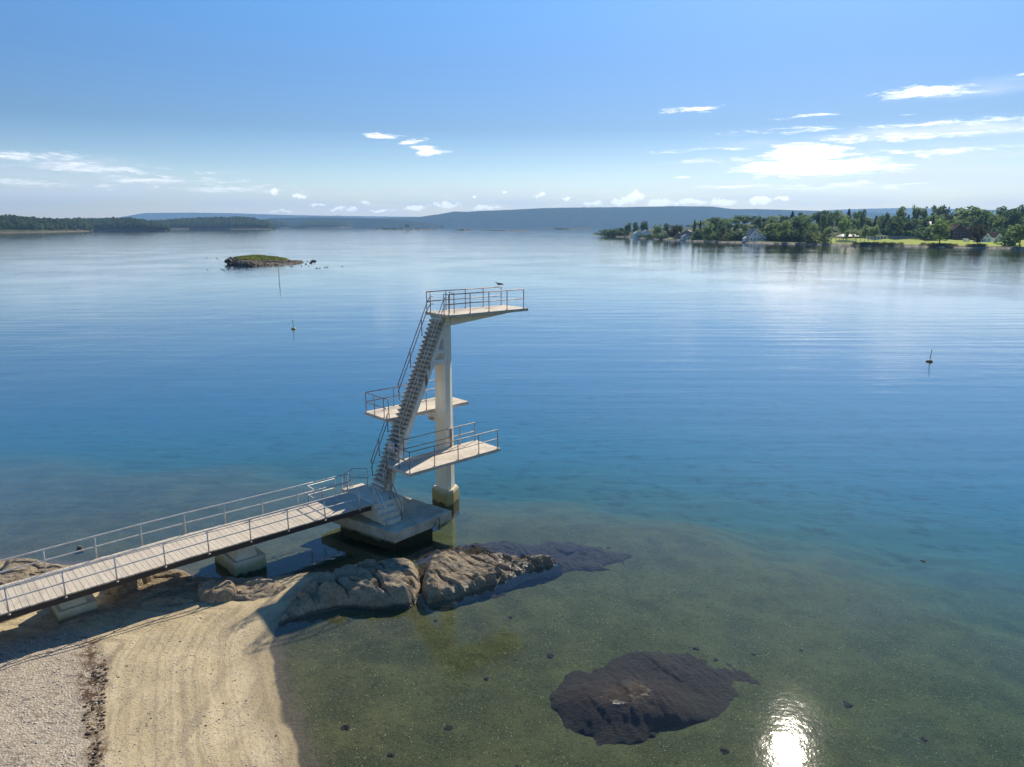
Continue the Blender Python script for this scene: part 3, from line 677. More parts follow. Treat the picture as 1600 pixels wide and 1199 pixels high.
# -- low platform 3 m (near side)
Z3 = 3.05
p3 = platform('low_platform', -3.45, 2.12, -2.38, -.44, Z3, .16, M['slab'])
mb = MB(); mb.side([(-2.6, 2.70), (-1.5, 2.885), (1.2, 2.885), (1.2, 2.80), (-1.2, 2.78), (-2.4, 2.50)][::-1], -1.2, -.6); mb.build('bracket', M['concrete'], p3); mb = MB(); mb.box(1.35, 1.75, -2.2, -1.9, 2.80, 2.888)
mb.build('bracket', M['concrete'], p3)
yr(-2.30, [-3.35, -1.95, -.55, .75, 2.0], Z3, par=p3); yr(-.52, [-2.45, 1.0, 2.0], Z3, par=p3)
rails(p3, 'handrail', [[(-3.35, -2.30, Z3+.98), (-3.35, -.95, Z3+.98), (-3.5, -.62, Z3+.98), (-3.5, -.62, Z3-.8)], [(-3.35, -2.30, Z3+.5), (-3.35, -.95, Z3+.5)]],
      [((-3.35, -1.45, Z3), (-3.35, -1.45, Z3+.98))])
q = MB(); q.tube([(.45, -.50, Z3), (.45, -.50, Z3+.98)], .05, 8); q.build('post', M['oldsteel'], p3, smooth=True)
# -- stair handrails
def strail(v, za, zb, posts, offs=(.85, .48), m=None, topbend=True, nm='stair_handrail'):
    paths = []
    for o_ in offs:
        p = [(su(za)-.08, v, za+o_), (su(zb)-.08, v, zb+o_)]
        if topbend: p += [(su(zb)+.10, v, zb+o_+.20), (su(zb)+.28, v, zb+o_+.18)]
        paths.append(p)
    return rails(tower, nm, paths, [((su(z)-.06, v, z), (su(z)-.08, v, z+.87)) for z in posts], r=.022, m=m)
strail(.60, 5.6, 9.55, [5.7, 7.2, 8.7]); strail(.60, 2.1, 4.3, [2.2, 3.1, 4.2], topbend=False)
strail(-.60, 3.9, 9.6, [3.95, 6.3], m=M['steel'])
strail(-.60, 1.9, 2.8, [1.95], m=M['steel'], topbend=False)
# -- white barrier panel across the stairs at 3 m
mb = MB(); zb = 3.55; xb = su(zb)-.16
mb.box(xb, xb+.03, -.50, .10, zb, zb+.42); bp = mb.build('barrier_panel', M['white'], tower, bevel=.005)
mb = MB(); mb.tube([(xb-.02, -.42, zb+.05), (xb-.02, .02, zb+.05), (xb-.02, .02, zb+.36), (xb-.02, -.42, zb+.36), (xb-.02, -.42, zb+.05)], .012, 6); mb.build('panel_frame', M['oldsteel'], bp)
# ------------------------------------------------------------------ concrete block the tower's stairs land on
blk = empty('landing_block', (*C0, 0), YAW)
tag(blk, 'thick weathered concrete slab at the foot of the diving tower, with small steps', 'landing block')
bl = [(-5.74, .46), (-4.86, -3.22), (-1.50, -2.95), (-2.28, .95), (-2.5, 1.9), (-5.95, 1.5)]
mb = MB(); mb.prism(bl, .42, .90); mb.build('slab', M['block'], blk, bevel=.02)
cx_, cy_ = -3.7, -.7
mb = MB(); mb.prism([(cx_+(x-cx_)*.70, cy_+(y-cy_)*.70) for x, y in bl], -2.5, .418); mb.build('foundation', M['block'], blk)
# pedestal carrying stair foot and landing
mb = MB(); mb.box(-4.85, -3.28, -1.55, .69, .902, ZD-.002); mb.build('pedestal', M['footing'], blk, bevel=.012)
mb = MB(); rs = .2
for i in range(3):
    mb.box(-4.80, -3.85, -1.552-.26*(i+1), -1.552-.26*i, .903, ZD-rs*(i+1))
st_ = mb.build('steps', M['footing'], blk, bevel=.01)
for uu in (-4.72, -3.9):
    rails(blk, 'step_handrail', [[(uu, -1.3, ZD+.85), (uu, -1.6, ZD+.85), (uu, -2.35, .95+.80), (uu, -2.35, .92)], [(uu, -1.45, ZD+.42), (uu, -1.6, ZD+.42), (uu, -2.33, 1.3)]], [((uu, -1.45, ZD), (uu, -1.45, ZD+.86))], m=M['steel'] if uu < -4 else M['oldsteel'])
rails(blk, 'step_handrail', [[(-3.9, -1.45, ZD+.85), (-3.35, -.75, ZD+.85)], [(-3.9, -1.45, ZD+.42), (-3.35, -.75, ZD+.42)]], [((-3.35, -.75, ZD), (-3.35, -.75, ZD+.85))])
q = MB(); q.tube([(-2.35, -3.03, .80), (-2.35, -3.12, .78), (-2.38, -3.12, .25)], .022, 6); q.tube([(-2.55, -3.02, .62), (-2.55, -3.10, .60), (-2.8, -3.1, .42)], .014, 6); q.build('mooring_iron', M['beam'], blk)
# ------------------------------------------------------------------ footbridge
br = empty('footbridge', (*C0, 0), YAW)
tag(br, 'long plank footbridge with steel railings leading from the beach to the diving tower', 'footbridge')
def vn(u): return -1.42+(u+4.8)*-.028 if u > -12 else -1.218+(-12-u)*.0
VN0, VN1, UE = -1.22, 1.40, -30.0
def vnear(u): return -1.42+.030*min(0, max(-8, u+4.85))*-1
def vfar(u): return vnear(u)+2.28-.18*sst(-14, -6, u)
mb = MB(); u_ = -4.87; k = 0
while u_ > UE:
    a, b = u_-.188, u_; rr = random.uniform(-.015, .015)
    za = ZD-.055+random.uniform(-.003, .003); 
    mb.add([(a, vnear(a)+rr, za), (b, vnear(b)+rr, za), (b, vfar(b)+rr, za), (a, vfar(a)+rr, za), (a, vnear(a)+rr, za+.05), (b, vnear(b)+rr, za+.05), (b, vfar(b)+rr, za+.05), (a, vfar(a)+rr, za+.05)],
           [(3, 2, 1, 0), (4, 5, 6, 7), (0, 1, 5, 4), (1, 2, 6, 5), (2, 3, 7, 6), (3, 0, 4, 7)])
    u_ -= .2
mb.build('deck', M['planks'], br)
for fn, off in ((vnear, .06), (vfar, -.12)):
    mb = MB(); us = [-4.87, -8, -12.85, -20, -30]
    for a, b in zip(us[1:], us[:-1]):
        va, vb = fn(a)+off, fn(b)+off
        mb.add([(a, va, 1.40), (b, vb, 1.40), (b, vb+.06, 1.40), (a, va+.06, 1.40), (a, va, 1.642), (b, vb, 1.642), (b, vb+.06, 1.642), (a, va+.06, 1.642)],
               [(3, 2, 1, 0), (4, 5, 6, 7), (0, 1, 5, 4), (1, 2, 6, 5), (2, 3, 7, 6), (3, 0, 4, 7)])
    mb.build('edge_beam', M['beam'], br)
def brail(fn, off, us, h=.88):
    us = sorted(us)
    return rails(br, 'handrail', [[(u, fn(u)+off, ZD+h) for u in us], [(u, fn(u)+off, ZD+h*.52) for u in us]], [((u, fn(u)+off, ZD-.1), (u, fn(u)+off, ZD+h)) for u in us], r=.028, m=M['steel'], pr=.026)
nearposts = [local(P(px, py, ZD))[0] for px, py in ((582, 786), (558, 792), (505, 808), (450, 826), (390, 842), (326, 862), (257, 881), (181, 903), (100, 926), (12, 953))]
nearposts += [nearposts[-1]-1.85*i for i in range(1, 6)]
brail(vnear, -.03, nearposts)
farposts = [local(P(px, py, ZD+.84))[0] for px, py in ((540, 741), (466, 762), (411, 776), (353, 791), (291, 807), (222, 824), (150, 843), (70, 865), (-10, 885))]
farposts += [farposts[-1]-2.0*i for i in range(1, 5)]
brail(vfar, .05, farposts)
# widened concrete landing on the far side with bathing ladder
mb = MB(); mb.box(-4.865, -3.75, .70, 1.25, 1.50, 1.70); mb.build('side_landing', M['slab'], br, bevel=.01)
f0 = farposts[0]; v0_ = vfar(f0)+.05
rails(br, 'handrail', [[(f0, v0_, ZD+.88), (-4.35, 1.12, ZD+.92), (-3.80, .66, ZD+.90), (-3.80, .66, ZD+.45), (-4.35, 1.12, ZD+.45), (f0, v0_, ZD+.45)]],
      [((-4.35, 1.12, ZD), (-4.35, 1.12, ZD+.92)), ((-3.80, .66, ZD), (-3.80, .66, ZD+.9))], m=M['steel'])
va_ = vfar(-6.5)+.12; vb_ = va_+.62
rails(br, 'handrail', [[(-5.1, vb_, ZD+.50), (-6.5, vb_, ZD+.50), (-6.5, va_, ZD+.50), (-6.5, va_, ZD+.05), (-6.5, vb_, ZD+.05), (-5.1, vb_, ZD+.05), (-5.1, vb_, ZD+.50)]],
      [((-6.5, vb_, ZD-.5), (-6.5, vb_, ZD+.5)), ((-5.8, vb_, ZD-.5), (-5.8, vb_, ZD+.5)), ((-5.1, vb_, ZD-.5), (-5.1, vb_, ZD+.5))], m=M['steel'])
for dv in (-4.75, -4.45):
    mb = MB(); mb.tube([(dv, 1.15, ZD), (dv, 1.15, ZD+.45), (dv, 1.20, ZD+.62), (dv, 1.32, ZD+.66), (dv, 1.40, ZD+.52), (dv, 1.48, -1.0)], .022, 6)
    mb.build('ladder_rail', M['steel'], br, smooth=True)
# piers
def pier(u0, u1, v0, v1, zb, zt, m, top):
    mb = MB(); mb.box(u0, u1, v0, v1, zb, zt); o = mb.build('pier_footing', m, br, bevel=.03)
    mb = MB(); a, b, c_, d_ = u0+.14, u1-.30, v0+.12, v1-.12
    mb.prism([(a, c_), (b, c_), (b, d_), (a, d_)], zt+.002, top, [(a+.1, c_+.16), (b-.15, c_+.16), (b-.15, d_-.16), (a+.1, d_-.16)]); mb.build('pier_pedestal', m, o, bevel=.015)
pier(-10.95, -9.62, -.72, 1.52, -1.5, .62, M['footing'], 1.40)
pier(-17.0, -15.75, -.15, 1.5, -.3, .62, M['footing'], 1.40)
pier(-23.5, -22.3, -.3, 1.5, -.3, .85, M['footing'], 1.40)
# ------------------------------------------------------------------ gull on the rail
def bird(name, scale, pose, m, mh, mbk, parent=None):
    """one continuous body: rings along a spine (x forward, z up)"""
    if pose == 'stand': sp = [(-.34, .16, .012, .035), (-.24, .165, .035, .05), (-.10, .175, .075, .065), (.02, .19, .088, .078), (.10, .215, .075, .075), (.155, .26, .05, .05), (.175, .30, .042, .042), (.195, .335, .045, .046), (.23, .345, .036, .036), (.255, .34, .015, .018)]
    else: sp = [(-.26, .09, .012, .02), (-.2, .07, .05, .04), (-.08, .05, .10, .07), (.05, .05, .11, .075), (.15, .07, .08, .07), (.19, .12, .042, .045), (.2, .17, .04, .042), (.225, .20, .045, .045), (.26, .20, .035, .035), (.28, .195, .014, .016)]
    k = 12; vs = []; fs = []
    for i, (x, z, ry, rz) in enumerate(sp):
        for j in range(k):
            t = 2*math.pi*j/k; vs.append((x*scale, math.cos(t)*ry*scale, (z+math.sin(t)*rz)*scale))
    n = len(sp)
    fs = [(i*k+j, i*k+(j+1) % k, (i+1)*k+(j+1) % k, (i+1)*k+j) for i in range(n-1) for j in range(k)]+[tuple(range(k-1, -1, -1)), tuple((n-1)*k+j for j in range(k))]
    o = meshobj(name, vs, fs, mh, parent, smooth=True)
    mb = MB()
    for s in (-1, 1):
        z0 = sp[3][1]
        pts = [(.10, .06*s, z0+.05), (.03, .088*s, z0+.04), (-.12, .075*s, z0+.02), (-.38, .02*s, z0-.01), (-.14, .045*s, z0+.07), (.03, .05*s, z0+.085)]
        vs = [(p[0]*scale, (p[1]+.012*s)*scale, p[2]*scale) for p in pts]+[(p[0]*scale, (p[1]-.004*s)*scale, p[2]*scale) for p in pts]
        mb.add(vs, [tuple(range(6)), tuple(range(11, 5, -1))]+[(i, 6+i, 6+(i+1) % 6, (i+1) % 6) for i in range(6)])
    mb.build('wing', m, o)
    mb = MB(); hx, hz = sp[-1][0], sp[-1][1]; mb.tube([((hx-.01)*scale, 0, hz*scale), ((hx+.04)*scale, 0, (hz-.008)*scale), ((hx+.055)*scale, 0, (hz-.02)*scale)], [.011*scale, .008*scale, .002*scale], 6); mb.build('beak', mbk, o)
    if pose == 'stand':
        for s in (-1, 1):
            mb = MB(); mb.tube([(.01*scale, .035*s*scale, .13*scale), (0, .035*s*scale, 0)], .007*scale, 6); mb.tube([(-.02*scale, .035*s*scale, .004*scale), (.05*scale, .045*s*scale, .004*scale)], .008*scale, 5); mb.build('leg', mbk, o)
    return o
g = bird('gull', .72, 'stand', M['gull'], M['gullhead'], M['beak'])
gp = W2(4.72, .60, Z10+1.002); g.location = gp; g.rotation_euler = (0, 0, R(176))
tag(g, 'grey gull standing on the railing of the top platform', 'gull')
# ------------------------------------------------------------------ far hills, closed wedges of terrain with real depth
def ridge(name, prof, Y0, depth, m, base=-8, back=None, seed=1, rough=1.0, n=260, top_shift=.45):
    """prof: silhouette (px,py); front foot at Y0 rising to crest at Y0+depth*top_shift"""
    xs = np.linspace(prof[0][0], prof[-1][0], n); py = np.interp(xs, [p[0] for p in prof], [p[1] for p in prof])
    ts = np.concatenate([np.linspace(0, 1, 22), np.linspace(1.15, 2, 6)])
    rows = []
    Yc = Y0+depth*top_shift
    for t in ts:
        Yy = Y0+depth*top_shift*t
        zt = np.array([ztop(p, Yc) for p in py]); X = np.array([colx(px, Yc) for px in xs])
        X = X*(1+0*t)
        f = math.sin(min(t, 1)*math.pi/2)**.9 if t <= 1 else math.cos((t-1)*math.pi/2)
        nz = (fbm(X/(depth*.22), np.full_like(X, Yy/(depth*.22)), seed, 5)-.5)
        z = base*(1-f)+zt*f*(1+.22*nz*(1-f if t <= 1 else 1)*rough)
        z += (fbm(X/ (depth*.012), np.full_like(X, Yy/(depth*.012)), seed+5, 3)-.5)*rough*9*(depth/2500)*min(1, t*4)
        rows.append(np.stack([X*(1 if t < .01 else 1), np.full_like(X, Yy), z], -1))
    V = np.concatenate(rows); o = fastmesh(name, V, gridfaces(len(ts), n), m, smooth=True)
    tag(o, kind='structure'); return o
ridge('far_ridge', [(150, 352), (190, 340), (230, 333), (300, 332.5), (370, 333.5), (440, 336), (520, 337.5), (640, 339), (760, 340), (900, 345)], 12600, 1200, M['hill'], seed=3)
ridge('far_ridge', [(1180, 346), (1240, 333), (1300, 328), (1345, 326.5), (1420, 325), (1500, 327), (1580, 329), (1700, 331), (1900, 335), (2100, 350)], 12600, 1200, M['hill'], seed=8)
ridge('ridge', [(470, 353), (520, 343.5), (600, 341), (655, 339.5), (672, 337), (690, 334.5), (712, 330.5), (730, 331.5), (748, 330), (800, 328), (850, 325.5), (900, 324.5), (970, 324), (1050, 322.5), (1110, 323), (1140, 327), (1180, 327), (1230, 328.5), (1290, 330), (1400, 334), (1600, 345)], 7600, 1500, M['hill'], seed=5)
ridge('ridge', [(330, 353), (380, 346), (430, 341), (500, 340), (560, 341), (620, 343), (690, 352)], 6000, 700, M['hill'], seed=15)
# ------------------------------------------------------------------ tree meshes
def quads(cent, nor_rand, size, rngl):
    n = len(cent)
    a = rngl.normal(size=(n, 3)); a /= np.linalg.norm(a, axis=1)[:, None]
    b = rngl.normal(size=(n, 3)); b -= a*(a*b).sum(1)[:, None]; b /= np.linalg.norm(b, axis=1)[:, None]
    s = (size*rngl.uniform(.6, 1.3, n))[:, None]
    v = np.stack([cent-a*s-b*s*.7, cent+a*s-b*s*.7, cent+a*s+b*s*.7, cent-a*s+b*s*.7], 1).reshape(-1, 3)
    f = np.arange(4*n).reshape(-1, 4); return v, f
def crown_points(kind, n, rl):
    """unit tree: height 1, crown radius ~.35"""
    if kind == 'conifer':
        t = rl.uniform(0, 1, n)**.8; z = .12+.88*t; r = (1-t)**.85*.19*rl.uniform(.5, 1.15, n)*(1+.35*np.sin(t*42)); a = rl.uniform(0, 6.28, n)
        return np.stack([r*np.cos(a), r*np.sin(a), z], -1)
    if kind == 'column': lobes = [(rl.normal(0, .05), rl.normal(0, .05), z, .14+.05*rl.random()) for z in np.linspace(.25, .9, 8)]
    elif kind == 'bush': lobes = [(rl.normal(0, .25), rl.normal(0, .25), .35+rl.normal(0, .12), .3+.12*rl.random()) for _ in range(9)]
    elif kind == 'open':  lobes = [(rl.normal(0, .19), rl.normal(0, .19), .42+.45*rl.random(), .09+.07*rl.random()) for _ in range(17)]
    else:
        lobes = []
        for _ in range(17):
            z = rl.uniform(.30, .9); rad = .26*math.sqrt(max(.05, 1-((z-.58)/.40)**2)); a = rl.uniform(0, 6.28)
            lobes.append((rad*math.cos(a)*rl.uniform(.5, 1), rad*math.sin(a)*rl.uniform(.5, 1), z, .10+.07*rl.random()))
        lobes.append((0, 0, .6, .22))
    L = np.array(lobes); wts = L[:, 3]**2; idx = rl.choice(len(L), n, p=wts/wts.sum())
    d = rl.normal(size=(n, 3)); d /= np.linalg.norm(d, axis=1)[:, None]
    r = L[idx, 3]*rl.uniform(.45, 1.08, n)**.6
    p = L[idx, :3]+d*r[:, None]*np.array([1, 1, .85]); p[:, 2] = np.clip(p[:, 2], .03, 1.0); return p
def crown_mesh(kind, m, seed, n=620, size=.034):
    rl = np.random.default_rng(seed); p = crown_points(kind, n, rl)
    v, f = quads(p, None, size if kind != 'conifer' else size*.8, rl)
    me = bpy.data.meshes.new('crown'); me.from_pydata(v.tolist(), [], f.tolist()); me.materials.append(m); return me
def trunk_mesh(seed, topz=.6, tall=False):
    rd = random.Random(seed); mb = MB(); mb.tube([(0, 0, -.06), (.005, 0, .25), (.0, .008, topz)], [.020, .014, .006], 6)
    for i in range(4):
        a = rd.uniform(0, 6.28); z = rd.uniform(.25, .5); mb.tube([(0, 0, z), (.12*math.cos(a), .12*math.sin(a), z+.16), (.2*math.cos(a), .2*math.sin(a), z+.27)], [.009, .006, .003], 5)
    me = bpy.data.meshes.new('trunk'); me.from_pydata(mb.v, [], mb.f); me.materials.append(M['bark']); return me
KINDS = {'round': [crown_mesh('round', M['leafA'], s) for s in (1, 2, 3)], 'dark': [crown_mesh('round', M['leafB'], s) for s in (4, 5, 6)], 'pale': [crown_mesh('open', M['leafC'], s, 420) for s in (7, 8)],
         'conifer': [crown_mesh('conifer', M['conif'], s, 520) for s in (9, 10, 11)], 'column': [crown_mesh('column', M['leafB'], s) for s in (12, 13)], 'bush': [crown_mesh('bush', M['leafB'], s, 500, .06) for s in (14, 15)],
         'copper': [crown_mesh('round', M['copper'], 16)], 'palebush': [crown_mesh('bush', M['bush'], 17, 500, .06)]}
TR = [trunk_mesh(s) for s in range(4)]; TRC = trunk_mesh(9, .9)
# ------------------------------------------------------------------ right coast
cst = [(930, 367.2), (950, 369.5), (1000, 372.5), (1050, 375.5), (1100, 378), (1150, 379.5), (1200, 380.5), (1260, 382), (1300, 383), (1400, 385), (1500, 387.2), (1600, 389.5), (1750, 393), (2000, 400)]
def Ycoast(px): return np.interp(px, [c_[0] for c_ in cst], [P(c_[0], c_[1])[1] for c_ in cst])
def Amp(px): return np.interp(px, [925, 960, 1020, 1100, 1200, 1300, 1400, 1500, 1700], [.5, 3, 7, 10, 15, 15, 15, 15, 16])
def rise0(px): return np.interp(px, [940, 1200, 1290, 1700], [25, 60, 150, 170])
def zland(px, t):
    n_ = (fbm(np.asarray(px)*.06, np.asarray(t)*.02, 61, 4)-.5)
    z = -1.5+2.5*sst(-8, 7, t)+1.4*sst(10, 150, t)+Amp(px)*sst(0, 1, (t-rise0(px))/200)
    return z+n_*np.clip(np.asarray(t)/60, .15, 1.5)*1.2
def tmax(px): return np.interp(px, [925, 960, 1050, 1150, 1300], [30, 130, 300, 500, 700])
pxs = np.linspace(925, 2000, 430); ts = np.concatenate([np.linspace(-12, 25, 20), np.linspace(32, 200, 26), np.linspace(215, 700, 24)])
PX, T = np.meshgrid(pxs, ts)
Teff = np.minimum(T, tmax(PX)+(T-tmax(PX))*.0001)
Yc = Ycoast(PX)+Teff+(fbm(PX*.15, PX*0, 41, 4)-.5)*14*sst(30, -5, T)
Zl = zland(PX, Teff); Zl = np.where(T > tmax(PX), -2, Zl)
Xl = (PX-800)/F*(Yc*math.cos(TH)+H*math.sin(TH))
lw = sst(1245, 1275, PX+(fbm(PX*.1, T*.05, 45)-.5)*20)*sst(9, 15, T+(fbm(PX*.12, T*.1, 46, 3)-.5)*12)*(T < 150)
lw = np.maximum(lw, .8*sst(1010, 1020, PX)*sst(1262, 1250, PX)*sst(8, 12, T)*sst(42, 30, T)*(fbm(PX*.08, T*.05, 47) > .42))
c_o = fastmesh('coast', np.stack([Xl, Yc, Zl], -1).reshape(-1, 3), gridfaces(len(ts), len(pxs)), M['coast'], smooth=True, attrs={'lawn': lw.ravel()})
tag(c_o, kind='structure')
def onland(px, t):
    Y = float(Ycoast(px))+t; z = float(zland(np.array([px]), np.array([t]))[0]); return (colx(px, Y), Y, z)
tree_no = 0
def tree(px, t, top, width, kind, label, group=None, name=None, cat='tree'):
    """top: pixel row of the treetop, width: crown width in pixels"""
    global tree_no
    x, y, z = onland(px, t); h = max(3.0, ztop(top, y)-z); w_ = width*y/F/.66
    if kind == 'conifer': w_ = width*y/F/.36
    r = empty(name or {'conifer': 'conifer', 'bush': 'bush', 'palebush': 'bush'}.get(kind, 'broadleaf_tree'), (x, y, z-.3), random.uniform(0, 6.28))
    r.scale = (w_, w_, h)
    me = KINDS[kind][tree_no % len(KINDS[kind])]; tree_no += 1
    c_ = bpy.data.objects.new('crown', me); col.objects.link(c_); c_.parent = r
    if kind not in ('bush', 'palebush'):
        t_ = bpy.data.objects.new('trunk', TRC if kind == 'conifer' else TR[tree_no % 4]); col.objects.link(t_); t_.parent = r
    tag(r, label, cat, group); return r
shore = [
 (962, 20, 353, 26, 'bush', 'low dark bush at the tip of the wooded point'), (950, 12, 360, 14, 'bush', 'lowest scrubby bush at the very tip of the point'),
 (981, 30, 346.5, 11, 'dark', 'small upright dark tree first on the wooded point'), (993, 28, 346.5, 12, 'dark', 'rounded tree second on the wooded point'), (1006, 40, 344.5, 14, 'dark', 'third rounded tree above the pale houses on the point'),
 (1027, 30, 349, 17, 'round', 'bushy green tree between the houses on the wooded point'), (1040, 40, 348, 10, 'dark', 'narrow tree behind the bushy one on the point'), (1014, 10, 364, 16, 'bush', 'low waterside bush under the point houses'), (1034, 8, 364, 12, 'bush', 'second low waterside bush under the point houses'),
 (1052, 4, 351.5, 19, 'copper', 'round coppery tree standing right at the water of the point'),
 (1084, 70, 343.5, 7, 'conifer', 'slim spruce above the grey roofed house'), (1093, 75, 344, 6, 'conifer', 'slim spruce beside the one above the grey roofed house'),
 (1089, 25, 353, 13, 'bush', 'hedge bush right of the grey roofed house'), (1060, 60, 350, 16, 'dark', 'dark tree behind the coppery waterside tree'),
 (1106, 12, 346.5, 20, 'round', 'tall shaggy green tree near the shore right of the grey roofed house'), (1126, 20, 349, 12, 'dark', 'upright dark tree next to the shaggy shore tree'),
 (1114, 70, 338, 12, 'dark', 'tall dark tree on the slope above the shaggy shore tree'), (1127, 80, 341, 12, 'dark', 'tree on the slope with flat top'),
 (1143, 30, 352, 18, 'palebush', 'pale bushy willow left of the white gabled house'), (1155, 28, 354, 15, 'bush', 'dark bush touching the white gabled house'),
 (1184, 120, 335, 12, 'dark', 'tall dark tree behind the white gabled house'), (1206, 45, 343, 26, 'round', 'broad green tree to the right of the white gabled house'), (1222, 12, 344, 20, 'round', 'round tree close to the shore right of the white gabled house'),
 (1250, 15, 334, 27, 'dark', 'big dark round tree at the left edge of the lawn'), (1236, 50, 339, 22, 'round', 'tree behind the big dark one at the edge of the lawn'),
 (1274, 9, 354, 14, 'palebush', 'leaning pale willow at the water left of the pavilion'), (1294, 14, 351, 18, 'pale', 'loose pale tree next to the pavilion'), (1287, 20, 367, 8, 'bush', 'small round bush on the lawn left of the pavilion'),
 (1284, 85, 336, 15, 'column', 'tall narrow tree behind the pavilion'), (1317, 95, 336, 20, 'round', 'round crowned tree behind the pavilion roof'),
 (1322, 8, 357, 9, 'pale', 'thin pale tree in front of the pavilion, leftmost'), (1336, 10, 354, 12, 'pale', 'thin pale tree right of the pavilion posts'), (1350, 9, 352, 14, 'pale', 'pale feathery tree on the lawn edge, first of three'), (1356, 9, 348, 14, 'pale', 'pale feathery tree on the lawn edge, second of three'), (1365, 9, 350, 15, 'pale', 'pale feathery tree on the lawn edge, third of three'),
 (1467, 14, 339, 30, 'round', 'lone full-crowned tree on the lawn near the water'), (1526, 10, 350, 20, 'copper', 'brownish tree on the lawn between the dark house and the white cottage'), (1592, 12, 349, 34, 'round', 'big round tree at the right end of the lawn'), (1577, 20, 358, 14, 'bush', 'bush beside the big round tree at the end of the lawn'),
 (1400, 155, 337, 30, 'dark', 'broad dark tree behind the long white hedge'), (1422, 158, 340, 24, 'dark', 'dark tree at the middle of the lawn back edge'), (1379, 175, 329, 14, 'dark', 'tall tree left of the broad dark one behind the hedge'),
 (1345, 190, 326, 10, 'dark', 'single slender tree standing out against the far ridge'), (1404, 260, 322, 19, 'round', 'tall round tree on the skyline left of the pale roofed hill house'), (1424, 265, 318, 12, 'pale', 'tallest loose tree on the skyline'), (1436, 262, 320, 17, 'round', 'tree beside the tallest skyline tree'),
 (1458, 290, 320, 17, 'round', 'skyline tree behind the pale roofed hill house'), (1471, 295, 318, 18, 'dark', 'dark skyline tree right of the pale roofed hill house'),
 (1515, 250, 318, 44, 'round', 'widest tree on the skyline above the dark house'), (1488, 270, 330, 18, 'dark', 'dark tree left of the widest skyline tree'), (1561, 260, 320, 26, 'dark', 'dark rounded tree on the skyline above the white cottage'), (1577, 180, 324, 22, 'dark', 'tall tree behind the white cottage'), (1594, 250, 315.5, 24, 'dark', 'tallest tree at the right edge of the skyline'),
 (1451, 130, 345, 20, 'bush', 'low spreading bush behind the lone lawn tree'), (1490, 170, 348, 18, 'round', 'tree at the left wall of the dark house'), (1553, 170, 349, 16, 'bush', 'green bush behind the white cottage roof'), (1580, 150, 350, 20, 'round', 'light green tree right of the white cottage'),
]
for a in shore: tree(*a)
# the wood on the slope behind: every tree its own object
rd = random.Random(5)
skyl = [(1050, 352), (1065, 350), (1090, 346), (1110, 340), (1130, 337), (1155, 336), (1175, 336), (1200, 336), (1225, 333), (1250, 328), (1262, 331), (1275, 329), (1300, 328), (1320, 327), (1335, 329), (1350, 336), (1375, 336), (1400, 333), (1430, 334), (1460, 333), (1490, 333), (1510, 328), (1540, 326), (1560, 328), (1600, 326), (1660, 324)]
def skyat(px): return float(np.interp(px, [s_[0] for s_ in skyl], [s_[1] for s_ in skyl]))
rows = [(260, 0, 12, 17), (200, 4, 12, 16), (140, 8, 13, 16), (100, 12, 13, 14)]
for t, drop, stp, wd in rows:
    px = 1052+rd.uniform(0, 8)
    while px < 1655:
        skip = (t < 165 and px > 1270) and not (t == 140 and px > 1400 and False)
        if t > float(tmax(px))-20: skip = True
        tt = t+rd.uniform(-22, 22)
        if px > 1270: tt = max(tt, 172)
        x_, y_, z_ = onland(px, tt)
        top = skyat(px)+drop*1.5+rd.uniform(-1.5, 3.5)
        hh = ztop(top, y_)-z_
        if not skip and hh > 4:
            kd = rd.choices(['dark', 'round', 'conifer', 'column', 'pale'], [5, 5, 1.4, 1.2, 1.2])[0]
            seg = 'left of the lawn' if px < 1260 else ('behind the pavilion' if px < 1430 else 'behind the white cottage')
            kn = {'dark': 'dark green broadleaf tree', 'round': 'mid green broadleaf tree', 'conifer': 'dark pointed conifer', 'column': 'narrow upright tree', 'pale': 'pale loose-crowned tree'}[kd]
            tree(px, tt, top, wd*rd.uniform(.8, 1.2)*(.55 if kd == 'conifer' else 1), kd, f'{kn} in the wood {seg}', group=f'{kn}s in the wood {seg}')
        px += stp*rd.uniform(.7, 1.3)
# undergrowth fringe along the wood's edge and shore scrub
for i in range(26):
    px = 1075+i*7+rd.uniform(-2, 2)
    if 1160 < px < 1198 or px < 1088: continue
    tree(px, rd.uniform(30, 55), skyat(px)+22+rd.uniform(-2, 3), 16, 'bush', 'shrub in the undergrowth along the houses left of the lawn', 'shrubs along the houses left of the lawn')
for i in range(26):
    px = 1330+i*11+rd.uniform(-3, 3)
    if 1500 < px < 1572: continue
    tree(px, 163+rd.uniform(-4, 8), 358+rd.uniform(-4, 3), 20, 'bush', 'dark shrub along the back edge of the lawn', 'shrubs along the back edge of the lawn')
for i in range(14):
    px = [1352, 1360, 1372, 1383, 1392, 1450, 1458, 1468, 1476, 1486, 1520, 1530, 1345, 1398][i]; x, y, z = onland(px, 5); tree(px, 4.5+(i % 3), 382+rd.uniform(-1, 1), 9, 'palebush', 'low scrub growing along the stony shore below the lawn', 'scrub along the stony shore')
